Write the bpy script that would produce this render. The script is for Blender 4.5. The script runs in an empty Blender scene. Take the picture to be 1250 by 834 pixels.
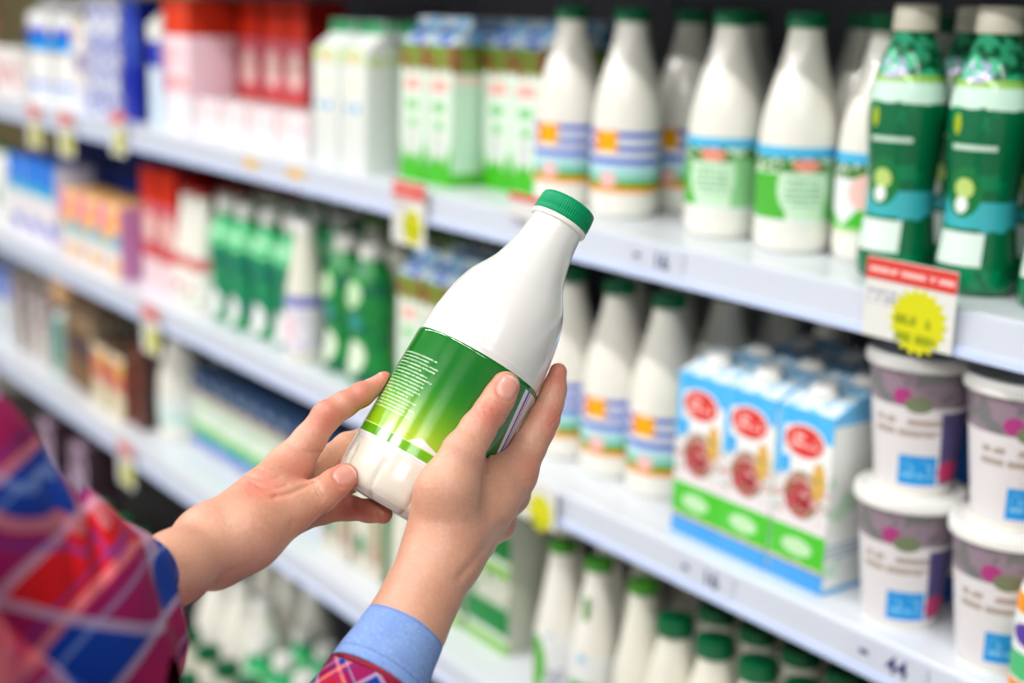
import bpy, bmesh, math, random
import numpy as np
from mathutils import Vector, Matrix

random.seed(7)
COL = bpy.context.scene.collection
PI = math.pi

def srgb(r, g, b, a=1.0):
    def l(c):
        c /= 255.0
        return c / 12.92 if c <= 0.04045 else ((c + 0.055) / 1.055) ** 2.4
    return (l(r), l(g), l(b), a)

# ------------------------------------------------------------------ the camera
CAM = np.array([0.0, 0.0, 1.5])
RHO, TILT = 0.03, math.atan(405 / 1736)
_Z = np.array([math.cos(TILT) * math.sin(RHO), math.cos(TILT) * math.cos(RHO), -math.sin(TILT)])
_F = np.array([-1300, 444, 1736.0]); _F /= np.linalg.norm(_F)
_F -= _Z * _F.dot(_Z); _F /= np.linalg.norm(_F)
_X = -_F; _Y = np.cross(_X, _Z)
RM = np.array([_X, _Y, _Z])            # world = CAM + RM @ (right, up, forward)

def c2w(p):
    p = np.asarray(p, dtype=float)
    return p @ RM.T + CAM

def P(px, py, d):                       # a joint of the shopper, in metres from the eye
    return np.array([(px - 625) / 1736 * d, (417 - py) / 1736 * d, d])

# ------------------------------------------------------------------ node helper
class E:
    """a socket with arithmetic: builds Math nodes"""
    def __init__(s, nt, sock): s.nt, s.k = nt, sock
    def _m(s, op, *a):
        n = s.nt.nodes.new('ShaderNodeMath'); n.operation = op
        for i, v in enumerate((s,) + a):
            if isinstance(v, E): s.nt.links.new(v.k, n.inputs[i])
            else: n.inputs[i].default_value = v
        return E(s.nt, n.outputs[0])
    def __add__(s, o): return s._m('ADD', o)
    def __radd__(s, o): return s._m('ADD', o)
    def __sub__(s, o): return s._m('SUBTRACT', o)
    def __rsub__(s, o): return s._m('MULTIPLY', -1.0)._m('ADD', o)
    def __mul__(s, o): return s._m('MULTIPLY', o)
    def __rmul__(s, o): return s._m('MULTIPLY', o)
    def __truediv__(s, o): return s._m('DIVIDE', o)
    def __gt__(s, o): return s._m('GREATER_THAN', o)
    def __lt__(s, o): return s._m('LESS_THAN', o)
    def fract(s): return s._m('FRACT')
    def sin(s): return s._m('SINE')
    def abs(s): return s._m('ABSOLUTE')
    def min(s, o): return s._m('MINIMUM', o)
    def max(s, o): return s._m('MAXIMUM', o)
    def ramp(s, a, b):
        n = s.nt.nodes.new('ShaderNodeMapRange'); n.clamp = True
        n.interpolation_type = 'SMOOTHSTEP'
        s.nt.links.new(s.k, n.inputs[0]); n.inputs[1].default_value = a; n.inputs[2].default_value = b
        return E(s.nt, n.outputs[0])

class Mat:
    def __init__(s, name, rough=0.4, spec=0.5, coat=0.0, metal=0.0, sss=0.0, trans=0.0):
        s.m = bpy.data.materials.new(name); s.m.use_nodes = True
        s.nt = s.m.node_tree; s.b = s.nt.nodes['Principled BSDF']
        s.b.inputs['Roughness'].default_value = rough
        s.b.inputs['Specular IOR Level'].default_value = spec
        s.b.inputs['Coat Weight'].default_value = coat
        s.b.inputs['Metallic'].default_value = metal
        if sss:
            s.b.inputs['Subsurface Weight'].default_value = sss
            s.b.inputs['Subsurface Scale'].default_value = 0.006
            s.b.inputs['Subsurface Radius'].default_value = (1.0, 0.35, 0.2)
        if trans: s.b.inputs['Transmission Weight'].default_value = trans
        s.col = None
    def xyz(s, kind='Object'):
        tc = s.nt.nodes.new('ShaderNodeTexCoord'); sp = s.nt.nodes.new('ShaderNodeSeparateXYZ')
        s.nt.links.new(tc.outputs[kind], sp.inputs[0]); s.tc = tc.outputs[kind]
        return [E(s.nt, sp.outputs[i]) for i in range(3)]
    def noise(s, scale, detail=2, vec=None, stretch=None):
        n = s.nt.nodes.new('ShaderNodeTexNoise'); n.inputs['Scale'].default_value = scale
        n.inputs['Detail'].default_value = detail
        if vec is None:
            tc = s.nt.nodes.new('ShaderNodeTexCoord'); vec = tc.outputs['Object']
        if stretch:
            mp = s.nt.nodes.new('ShaderNodeMapping'); mp.inputs['Scale'].default_value = stretch
            s.nt.links.new(vec, mp.inputs[0]); vec = mp.outputs[0]
        s.nt.links.new(vec, n.inputs['Vector'])
        return E(s.nt, n.outputs[0])
    def base(s, c):
        n = s.nt.nodes.new('ShaderNodeRGB'); n.outputs[0].default_value = c; s.col = n.outputs[0]
        return s
    def paint(s, mask, c):
        n = s.nt.nodes.new('ShaderNodeMix'); n.data_type = 'RGBA'
        if isinstance(mask, E): s.nt.links.new(mask.k, n.inputs[0])
        else: n.inputs[0].default_value = mask
        s.nt.links.new(s.col, n.inputs[6]); n.inputs[7].default_value = c
        s.col = n.outputs[2]
        return s
    def bump(s, h, strength=0.3, dist=0.001):
        n = s.nt.nodes.new('ShaderNodeBump'); n.inputs['Strength'].default_value = strength
        n.inputs['Distance'].default_value = dist
        s.nt.links.new(h.k, n.inputs['Height']); s.nt.links.new(n.outputs[0], s.b.inputs['Normal'])
        return s
    def done(s):
        s.nt.links.new(s.col, s.b.inputs['Base Color']); return s.m

def plain(name, c, rough=0.4, **k):
    m = Mat(name, rough, **k); m.base(c)
    n = m.noise(35, 2)
    m.paint(n * 0.12, tuple(v * 0.8 for v in c[:3]) + (1,))
    return m.done()

# print(): a material from bands and shapes; coordinates are metres on the package itself
def printed(name, base, shapes, rough=0.4, front=True, coat=0.0, spec=0.25):
    m = Mat(name, rough, spec=spec, coat=coat); x, y, z = m.xyz('Object'); m.base(base)
    wob = None
    for s in shapes:
        k = s[0]
        if k == 'z': mask = (z > s[1]) * (z < s[2])
        elif k == 'r': mask = (x > s[1]) * (x < s[2]) * (z > s[3]) * (z < s[4])
        elif k == 'e': mask = (((x - s[1]) / s[3]) * ((x - s[1]) / s[3]) + ((z - s[2]) / s[4]) * ((z - s[2]) / s[4])) < 1.0
        elif k == 'wz':                 # band with a wavy lower edge
            if wob is None: wob = m.noise(60, 2)
            mask = (z > (s[1] + (wob - 0.5) * s[3])) * (z < s[2])
        elif k == 'zig':                # zigzag grass edge from z1 downward
            zig = ((x * s[3]).fract() - 0.5).abs() * s[4]
            mask = (z < (s[2] + zig)) * (z > s[1])
        elif k == 'blot':               # mottled print
            n = m.noise(s[3], 3)
            mask = (n > s[4]) * (z > s[1]) * (z < s[2])
        elif k == 'txt':                # rows of small unreadable print
            row = ((z * s[5]).fract() > 0.45)
            n = m.noise(1.0, 1, stretch=(s[5] * 1.2, 1, s[5] * 0.4))
            mask = row * (n > 0.44) * (x > s[1]) * (x < s[2]) * (z > s[3]) * (z < s[4])
        m.paint(mask, s[-1])
    return m.done()

# ------------------------------------------------------------------ mesh helpers
def link(name, me, mat=None, parent=None, loc=(0, 0, 0), rotz=0.0):
    o = bpy.data.objects.new(name, me); COL.objects.link(o)
    o.location = loc; o.rotation_euler = (0, 0, rotz)
    if mat is not None and me is not None and not me.materials:
        for mm in (mat if isinstance(mat, (list, tuple)) else [mat]): me.materials.append(mm)
    if parent is not None: o.parent = parent
    return o

def mesh_from(name, verts, faces, smooth=True, mi=None):
    me = bpy.data.meshes.new(name); me.from_pydata([tuple(v) for v in verts], [], faces)
    if smooth: me.polygons.foreach_set('use_smooth', [True] * len(me.polygons))
    if mi: me.polygons.foreach_set('material_index', mi)
    me.update(); return me

def lathe(name, prof, seg=40, mod=None, close=True):
    """prof: list of (r, z) from the bottom up"""
    vs, fs = [], []
    for (r, z) in prof:
        for i in range(seg):
            a = 2 * PI * i / seg
            rr = r if mod is None else mod(r, z, a)
            vs.append((rr * math.cos(a), rr * math.sin(a), z))
    for j in range(len(prof) - 1):
        for i in range(seg):
            k = (i + 1) % seg
            fs.append((j * seg + i, j * seg + k, (j + 1) * seg + k, (j + 1) * seg + i))
    if close:
        fs.append(tuple(reversed(range(seg))))
        fs.append(tuple((len(prof) - 1) * seg + i for i in range(seg)))
    me = mesh_from(name, vs, fs)
    me.set_sharp_from_angle(angle=math.radians(50))
    return me

def rprof(pts, n=6):
    """Catmull-Rom resample of a profile"""
    out = []
    m = len(pts)
    for i in range(m - 1):
        p0 = pts[max(i - 1, 0)]; p1 = pts[i]; p2 = pts[i + 1]; p3 = pts[min(i + 2, m - 1)]
        for k in range(n):
            t = k / n
            out.append(tuple(0.5 * ((2 * b) + (-a + c) * t + (2 * a - 5 * b + 4 * c - d) * t * t + (-a + 3 * b - 3 * c + d) * t ** 3)
                             for a, b, c, d in zip(p0, p1, p2, p3)))
    out.append(tuple(pts[-1])); return out

def bm_box(bm, x0, x1, y0, y1, z0, z1, mi=0):
    v = [bm.verts.new(p) for p in ((x0, y0, z0), (x1, y0, z0), (x1, y1, z0), (x0, y1, z0),
                                   (x0, y0, z1), (x1, y0, z1), (x1, y1, z1), (x0, y1, z1))]
    for f in ((0, 3, 2, 1), (4, 5, 6, 7), (0, 1, 5, 4), (1, 2, 6, 5), (2, 3, 7, 6), (3, 0, 4, 7)):
        fa = bm.faces.new([v[i] for i in f]); fa.material_index = mi

def bm_mesh(name, bm, bevel=0.0, seg=2, smooth=False):
    if bevel:
        bmesh.ops.bevel(bm, geom=bm.edges[:], offset=bevel, segments=seg, affect='EDGES', profile=0.5)
    bmesh.ops.recalc_face_normals(bm, faces=bm.faces[:])
    me = bpy.data.meshes.new(name); bm.to_mesh(me); bm.free()
    if smooth:
        me.polygons.foreach_set('use_smooth', [True] * len(me.polygons)); me.set_sharp_from_angle(angle=math.radians(35))
    return me

def box_mesh(name, x0, x1, y0, y1, z0, z1, bevel=0.0, seg=2):
    bm = bmesh.new(); bm_box(bm, x0, x1, y0, y1, z0, z1)
    return bm_mesh(name, bm, bevel, seg, smooth=bevel > 0)

def tag(o, label=None, cat=None, group=None, kind=None):
    if label: o['label'] = label
    if cat: o['category'] = cat
    if group: o['group'] = group
    if kind: o['kind'] = kind
    return o

def copy_tree(o, loc, rotz, label, group=None):
    c = o.copy(); COL.objects.link(c); c.location = loc; c.rotation_euler = (0, 0, rotz)
    c['label'] = label
    if group: c['group'] = group
    for ch in o.children:
        d = ch.copy(); COL.objects.link(d); d.parent = c
        for g in ch.children:
            e = g.copy(); COL.objects.link(e); e.parent = d
    return c
LAMP_W = 15.8
FSTOP = 2.8
WORLD = 0.52
EXPO = 0.0
HV = 0.001
# ------------------------------------------------------------------ the chiller
S1, S2, S3, S4, S0 = 1.2415, 0.889, 0.551, 0.06, 1.59
XL, XR = -5.2, 1.6
YB, YF = 1.64, 1.10

shelf_white = plain('shelf_white', srgb(226, 231, 238), 0.3)
rail_mat = plain('price_rail_plastic', srgb(206, 212, 226), 0.3, coat=0.3)
lip_mat = plain('rail_lip', srgb(196, 210, 244), 0.3)
back_mat = plain('chiller_back', srgb(116, 118, 130), 0.5)
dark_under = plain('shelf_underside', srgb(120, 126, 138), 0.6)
frame_mat = plain('chiller_frame', srgb(70, 72, 78), 0.4)

def shelf(z, label, y1=YF):
    bm = bmesh.new()
    n = 5; w = (XR - XL) / n
    bm_box(bm, XL, XR, y1 + 0.004, YB - 0.008, z - 0.022, z)
    me = bm_mesh('shelf_board', bm, 0.0015, 1)
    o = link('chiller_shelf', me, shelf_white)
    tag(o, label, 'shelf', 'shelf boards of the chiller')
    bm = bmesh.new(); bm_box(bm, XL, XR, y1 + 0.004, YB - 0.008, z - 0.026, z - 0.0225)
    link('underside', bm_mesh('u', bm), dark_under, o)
    # price rail: sloped channel with a raised lower lip
    prof = [(0.004, -0.001), (0.0, -0.003), (-0.002, -0.034), (-0.005, -0.036), (-0.006, -0.043), (0.002, -0.0435), (0.004, -0.040)]
    vs, fs = [], []
    for xx in (XL, XR):
        for (dy, dz) in prof: vs.append((xx, y1 + dy, z + dz))
    m = len(prof)
    for i in range(m - 1): fs.append((i, i + 1, m + i + 1, m + i))
    fs.append((m - 1, 0, m, 2 * m - 1)); fs.append(tuple(reversed(range(m)))); fs.append(tuple(range(m, 2 * m)))
    me = mesh_from('rail', vs, fs, False)
    r = link('price_rail', me, [rail_mat, lip_mat], o)
    for p in me.polygons:
        zc = sum(me.vertices[i].co.z for i in p.vertices) / len(p.vertices)
        if zc < z - 0.0345: p.material_index = 1
    me.update()
    # bracket fingers under the board
    for k in range(6):
        x = XL + 0.35 + k * 1.2
        bm = bmesh.new(); bm_box(bm, x - 0.002, x + 0.002, y1 + 0.12, YB - 0.008, z - 0.055, z - 0.026)
        link('bracket', bm_mesh('b', bm), frame_mat, o)
    return o

shelf(S0, 'highest white shelf board, just above the top row of milk bottles')
shelf(S1, 'white shelf board carrying the top row of milk bottles and dark green bottles')
shelf(S2, 'white shelf board carrying the blue cartons and stacked yogurt tubs')
shelf(S3, 'white shelf board lower down carrying small green-capped bottles')

def struct(name, me, mat):
    o = link(name, me, mat); o['kind'] = 'structure'; return o
bm = bmesh.new(); bm_box(bm, -3.72, XR, YB, YB + 0.05, 0.0, 2.1)
for k in range(9):
    x = -3.6 + k * 0.6; bm_box(bm, x - 0.01, x + 0.01, YB - 0.006, YB, 0.2, 2.1)
o = link('chiller_back_panel', bm_mesh('back', bm), back_mat)
tag(o, 'dark slate back panel of the open chiller behind the products', 'panel')
bm = bmesh.new(); bm_box(bm, XL, XR, 0.80, YB - 0.008, 0.0, S4)
o = link('chiller_deck', bm_mesh('cb', bm, 0.004, 1), frame_mat)
tag(o, 'dark base deck of the chiller carrying the lowest bottles', 'deck')

floor_m = Mat('floor_tiles', 0.25); fx, fy, fz = floor_m.xyz(); floor_m.base(srgb(168, 166, 160))
floor_m.paint(((fx * 2.0).fract() < 0.012).max((fy * 2.0).fract() < 0.012), srgb(120, 118, 112))
floor_m.paint(floor_m.noise(6, 4) * 0.3, srgb(140, 138, 132))
struct('floor', box_mesh('fl', -9, 5, -4, 3, -0.05, 0.0), floor_m.done())
struct('ceiling', box_mesh('ce', -9, 5, -4, 3, 3.3, 3.35), plain('ceiling_paint', srgb(225, 226, 226), 0.7))
struct('wall_back', box_mesh('wb', -9, 5, 1.95, 2.0, 0.0, 3.3), plain('wall_paint', srgb(128, 118, 84), 0.7))
struct('wall_far', box_mesh('wf', -9, -8.95, -4, 1.95, 0.0, 3.3), plain('far_wall_paint', srgb(104, 96, 58), 0.7))

# ceiling lamps above the aisle
lampm = bpy.data.materials.new('lamp_diffuser'); lampm.use_nodes = True
em = lampm.node_tree.nodes['Principled BSDF']
em.inputs['Emission Color'].default_value = (1, 0.985, 0.96, 1); em.inputs['Emission Strength'].default_value = 6.0
lamp_body = plain('lamp_housing', srgb(230, 230, 230), 0.4)
lab = ['nearest', 'second', 'third', 'fourth', 'fifth']
def ceiling_lamp(x, y, words, power):
    o = link('ceiling_lamp', box_mesh('lh', -0.65, 0.65, -0.09, 0.09, 0.02, 0.07, 0.006), lamp_body, None, (x, y, 2.83))
    tag(o, words, 'lamp', 'long ceiling lamps over the aisle')
    link('diffuser', box_mesh('ld', -0.62, 0.62, -0.07, 0.07, 0.004, 0.0195, 0.003), lampm, o)
    for s in (-0.5, 0.5):
        link('hanger', box_mesh('hg', s - 0.004, s + 0.004, -0.004, 0.004, 0.07, 0.469), lamp_body, o)
    l = bpy.data.lights.new('lamp_light', 'AREA'); l.shape = 'RECTANGLE'; l.size = 1.24; l.size_y = 0.05
    l.energy = power; l.color = (1, 0.985, 0.965)
    lo = bpy.data.objects.new('lamp_light', l); COL.objects.link(lo); lo.parent = o; lo.location = (0, 0, 0.0)
    return o
rows = [(-0.05, 'over the aisle beside the chiller', 0.95), (-1.5, 'over the far side of the aisle', 1.9)]
for (yy, wd, pw) in rows:
    for i in range(5):
        ceiling_lamp(1.1 - 1.6 * i, yy, f'{lab[i]} long white ceiling lamp {wd}', LAMP_W * pw)

# ------------------------------------------------------------------ packages
cap_green = Mat('green_cap', 0.35); cap_green.base(srgb(4, 118, 74)); cap_green = cap_green.done()
cap_dark = plain('dark_green_cap', srgb(0, 92, 52), 0.35)
cap_cream = plain('cream_cap', srgb(238, 232, 212), 0.35)
cap_white = plain('white_cap', srgb(240, 240, 236), 0.35)
cap_lime = plain('lime_cap', srgb(70, 150, 40), 0.35)
bottle_white = plain('milk_white_plastic', srgb(238, 236, 226), 0.22, coat=0.3)
bottle_cream = plain('milk_cream_plastic', srgb(232, 230, 216), 0.25, coat=0.3)
W_ = srgb(234, 236, 236); GREEN = srgb(60, 175, 45); DG = srgb(0, 110, 66); BLUE = srgb(40, 90, 200); RED = srgb(205, 50, 38)
ORA = srgb(240, 150, 30); CY = srgb(40, 165, 230); NAVY = srgb(16, 30, 110)

def knurled(r, h, n=48):
    def mod(rr, z, a):
        return rr * (1 + 0.012 * math.cos(a * n)) if rr > r * 0.95 and 0.003 < z < h - 0.003 else rr
    return [(r * 0.6, 0.0005), (r * 0.98, 0.0), (r, 0.001), (r, h * 0.25), (r * 0.985, h * 0.27), (r * 0.985, h - 0.003), (r * 0.95, h - 0.0008), (r * 0.85, h), (r * 0.3, h)], mod

def cap_mesh(r, h, seg=48):
    pr, md = knurled(r, h, seg // 2); return lathe('cap', pr, seg, md)

def make_bottle(name, prof, body_mat, cap_r, cap_h, cap_mat, label_z=None, label_mat=None, seg=36, mod=None):
    body = link(name, lathe('body', rprof(prof, 4), seg, mod), body_mat)
    top = prof[-1][1]
    c = link('cap', cap_mesh(cap_r, cap_h), cap_mat, body, (0, 0, top - cap_h * 0.55))
    if label_z:
        P_ = rprof(prof, 4); z0, z1 = label_z
        def rad(z):
            for (r1, a), (r2, b) in zip(P_, P_[1:]):
                if a <= z <= b and b > a: return r1 + (r2 - r1) * (z - a) / (b - a)
            return P_[-1][0]
        n = 14
        lp = [(rad(z0) - 0.0003, z0)] + [(rad(z0 + (z1 - z0) * i / n) + 0.0006, z0 + (z1 - z0) * i / n) for i in range(n + 1)] + [(rad(z1) - 0.0003, z1)]
        l = link('label', lathe('label', lp, seg, mod, close=False), label_mat, body)
    return body

milk_prof = [(0.030, 0.0), (0.038, 0.001), (0.043, 0.008), (0.0445, 0.02), (0.044, 0.034), (0.0445, 0.06), (0.045, 0.10), (0.045, 0.118),
             (0.0435, 0.140), (0.039, 0.165), (0.031, 0.195), (0.0235, 0.222), (0.0195, 0.244), (0.0190, 0.256), (0.0170, 0.258)]
lab_flower = printed('sunflower_label', W_, [
    ('z', 0.034, 0.041, ORA), ('z', 0.041, 0.050, srgb(90, 160, 40)), ('wz', 0.050, 0.062, 0.01, srgb(150, 215, 205)),
    ('z', 0.062, 0.070, srgb(200, 225, 240)), ('z', 0.070, 0.078, BLUE), ('z', 0.086, 0.094, BLUE), ('z', 0.103, 0.111, BLUE),
    ('r', -0.033, 0.0, 0.085, 0.112, srgb(236, 120, 60)),
    ('e', -0.014, 0.098, 0.013, 0.013, srgb(250, 190, 20)), ('e', -0.014, 0.098, 0.006, 0.006, srgb(250, 150, 10)),
    ('e', -0.012, 0.050, 0.012, 0.010, srgb(240, 190, 190))])
lab_field = printed('meadow_label', srgb(215, 238, 212), [
    ('z', 0.034, 0.039, W_), ('r', -0.05, -0.018, 0.039, 0.09, srgb(80, 180, 60)), ('r', 0.024, 0.05, 0.039, 0.10, srgb(150, 210, 150)),
    ('e', 0.0, 0.075, 0.028, 0.036, srgb(205, 236, 205)), ('blot', 0.092, 0.112, 120, 0.45, srgb(70, 130, 50)),
    ('wz', 0.108, 0.12, 0.01, srgb(80, 185, 230)), ('e', 0.002, 0.100, 0.016, 0.007, srgb(240, 150, 130)),
    ('txt', -0.02, 0.02, 0.055, 0.085, 140, srgb(140, 190, 150))])
lab_tri = printed('white_green_triangle_label', W_, [
    ('z', 0.034, 0.039, srgb(180, 220, 150)), ('zig', 0.039, 0.040, 18.0, 0.06, srgb(70, 190, 50)),
    ('blot', 0.092, 0.112, 120, 0.45, srgb(70, 130, 50)), ('e', 0.0, 0.078, 0.022, 0.02, srgb(245, 200, 190)),
    ('wz', 0.108, 0.12, 0.01, srgb(80, 185, 230))])
flower_bottle = make_bottle('milk_bottle', milk_prof, bottle_white, 0.0225, 0.018, cap_green, (0.034, 0.112), lab_flower)
field_bottle = make_bottle('milk_bottle', milk_prof, bottle_white, 0.0225, 0.018, cap_green, (0.034, 0.12), lab_field)
tri_bottle = make_bottle('milk_bottle', milk_prof, bottle_white, 0.0225, 0.018, cap_green, (0.034, 0.12), lab_tri)

# dark green waisted bottle
green_prof = [(0.028, 0.0), (0.034, 0.001), (0.0385, 0.008), (0.039, 0.03), (0.036, 0.055), (0.0335, 0.085), (0.0345, 0.11),
              (0.0385, 0.145), (0.0395, 0.170), (0.037, 0.195), (0.030, 0.222), (0.021, 0.243), (0.0180, 0.252), (0.0180, 0.262), (0.016, 0.264)]
lab_dark = printed('dark_green_sleeve', srgb(0, 104, 62), [
    ('blot', 0.0, 0.26, 30, 0.58, srgb(0, 130, 80)),
    ('r', -0.03, 0.018, 0.030, 0.062, srgb(225, 240, 232)),
    ('wz', 0.066, 0.092, 0.02, srgb(60, 175, 185)), ('e', -0.006, 0.100, 0.018, 0.024, srgb(20, 120, 60)),
    ('e', -0.006, 0.104, 0.010, 0.010, srgb(190, 215, 120)), ('e', -0.008, 0.088, 0.007, 0.008, srgb(235, 245, 240)),
    ('r', -0.022, 0.022, 0.141, 0.146, srgb(200, 225, 210)),
    ('e', -0.018, 0.165, 0.004, 0.010, srgb(170, 190, 30)),
    ('wz', 0.180, 0.200, 0.012, srgb(210, 240, 225)), ('z', 0.200, 0.207, srgb(150, 200, 90)),
    ('e', -0.006, 0.214, 0.018, 0.010, srgb(175, 165, 215)), ('blot', 0.208, 0.25, 90, 0.52, srgb(60, 190, 140))], coat=0.6, rough=0.25)
dark_bottle = make_bottle('drinking_yogurt_bottle', green_prof, lab_dark, 0.0225, 0.026, cap_cream)
small_green = make_bottle('drinking_yogurt_bottle', [(r * 0.95, z * 0.86) for r, z in green_prof],
    printed('small_green_sleeve', srgb(0, 122, 96), [('blot', 0.0, 0.26, 35, 0.56, srgb(30, 160, 90)), ('e', -0.004, 0.035, 0.026, 0.030, W_),
        ('wz', 0.155, 0.19, 0.02, srgb(180, 235, 200)), ('blot', 0.15, 0.21, 60, 0.5, srgb(60, 200, 120))], coat=0.5), 0.021, 0.024, cap_white)
mid_green = make_bottle('drinking_yogurt_bottle', [(r * 1.05, z * 0.84) for r, z in green_prof],
    printed('grass_green_sleeve', srgb(20, 140, 60), [('blot', 0.0, 0.26, 35, 0.55, srgb(0, 105, 70)), ('e', -0.004, 0.150, 0.022, 0.022, srgb(200, 235, 190)),
        ('e', 0.0, 0.045, 0.022, 0.028, srgb(225, 240, 215)), ('e', 0.0, 0.105, 0.016, 0.014, srgb(30, 150, 150))], coat=0.5), 0.021, 0.024, cap_white)

# slim white bottle with a leaf label
slim_prof = [(0.024, 0.0), (0.030, 0.001), (0.034, 0.01), (0.0345, 0.05), (0.0345, 0.10), (0.033, 0.125), (0.028, 0.155), (0.022, 0.19), (0.0185, 0.215), (0.018, 0.236), (0.016, 0.238)]
lab_leaf = printed('leaf_label', W_, [('e', -0.012, 0.070, 0.020, 0.042, srgb(80, 180, 50)), ('e', -0.02, 0.06, 0.010, 0.022, srgb(130, 160, 40)),
    ('e', 0.01, 0.12, 0.008, 0.006, srgb(170, 200, 220)), ('txt', 0.008, 0.03, 0.03, 0.07, 160, srgb(120, 130, 160))])
lab_square = printed('green_square_label', W_, [('r', -0.022, 0.022, 0.03, 0.078, srgb(60, 170, 60)), ('e', 0.0, 0.055, 0.012, 0.014, srgb(170, 220, 160)),
    ('e', 0.0, 0.115, 0.008, 0.010, srgb(170, 205, 225))])
leaf_bottle = make_bottle('kefir_bottle', slim_prof, bottle_white, 0.0195, 0.014, cap_lime, (0.02, 0.118), lab_leaf)
square_bottle = make_bottle('kefir_bottle', slim_prof, bottle_white, 0.0195, 0.014, cap_lime, (0.02, 0.118), lab_square)
link('stripe', box_mesh('st', -0.004, 0.004, -0.0275, -0.024, 0.165, 0.196, 0.0008), cap_lime, square_bottle)
plain_bottle = make_bottle('kefir_bottle', slim_prof, bottle_cream, 0.0195, 0.014, cap_lime)
# squat bottle with a wide dark green cap
squat_prof = [(0.025, 0.0), (0.030, 0.001), (0.034, 0.008), (0.0345, 0.05), (0.0345, 0.115), (0.033, 0.14), (0.028, 0.165), (0.0215, 0.19), (0.0195, 0.205), (0.0195, 0.214), (0.017, 0.216)]
lab_squat = printed('plain_green_foot_label', W_, [('z', 0.02, 0.05, srgb(90, 180, 70)), ('txt', -0.02, 0.02, 0.06, 0.09, 150, srgb(150, 180, 150))])
squat_bottle = make_bottle('kefir_bottle', squat_prof, bottle_cream, 0.0240, 0.020, cap_dark, (0.02, 0.11), lab_squat)
big_prof = [(r * 1.15, z * 1.0) for r, z in milk_prof]
big_bottle = make_bottle('milk_jug', big_prof, bottle_white, 0.024, 0.018, cap_white, (0.034, 0.10), printed('jug_label', W_, [('z', 0.04, 0.06, srgb(190, 225, 215)), ('blot', 0.06, 0.1, 60, 0.55, srgb(200, 230, 225))]))
stripe_bottle = make_bottle('kefir_bottle', slim_prof, bottle_cream, 0.0195, 0.014, cap_white, (0.02, 0.118), printed('lavender_label', srgb(236, 232, 240), [
    ('z', 0.10, 0.118, srgb(120, 120, 200)), ('e', 0, 0.06, 0.02, 0.022, srgb(240, 205, 215)), ('blot', 0.02, 0.1, 60, 0.56, srgb(210, 190, 220))]))
redspot_bottle = make_bottle('kefir_bottle', slim_prof, bottle_white, 0.0195, 0.014, plain('red_cap', srgb(170, 20, 16)), (0.02, 0.118), printed('red_spot_label', srgb(238, 238, 230), [
    ('z', 0.085, 0.11, srgb(215, 120, 115)), ('e', 0, 0.045, 0.012, 0.010, srgb(200, 80, 60)), ('z', 0.02, 0.026, srgb(190, 215, 200))]))
orange_prof = [(0.022, 0.0), (0.028, 0.001), (0.031, 0.01), (0.031, 0.05), (0.031, 0.09), (0.029, 0.105), (0.022, 0.125), (0.015, 0.145), (0.014, 0.160), (0.0125, 0.162)]
orange_bottle = make_bottle('yogurt_bottle', orange_prof, bottle_white, 0.0165, 0.014, plain('orange_cap', srgb(230, 120, 30)), (0.012, 0.112), printed('orange_purple_green_label', W_, [
    ('z', 0.012, 0.022, ORA), ('wz', 0.024, 0.05, 0.01, srgb(80, 190, 120)), ('e', 0, 0.068, 0.024, 0.012, srgb(90, 60, 160)), ('wz', 0.088, 0.105, 0.008, ORA)]))
peach_bottle = make_bottle('drink_bottle', [(0.022, 0), (0.026, 0.001), (0.03, 0.01), (0.03, 0.10), (0.024, 0.13), (0.022, 0.14), (0.034, 0.165), (0.040, 0.195), (0.034, 0.225), (0.022, 0.236)],
    plain('peach_plastic', srgb(235, 165, 135)), 0.016, 0.014, cap_white)

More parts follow.
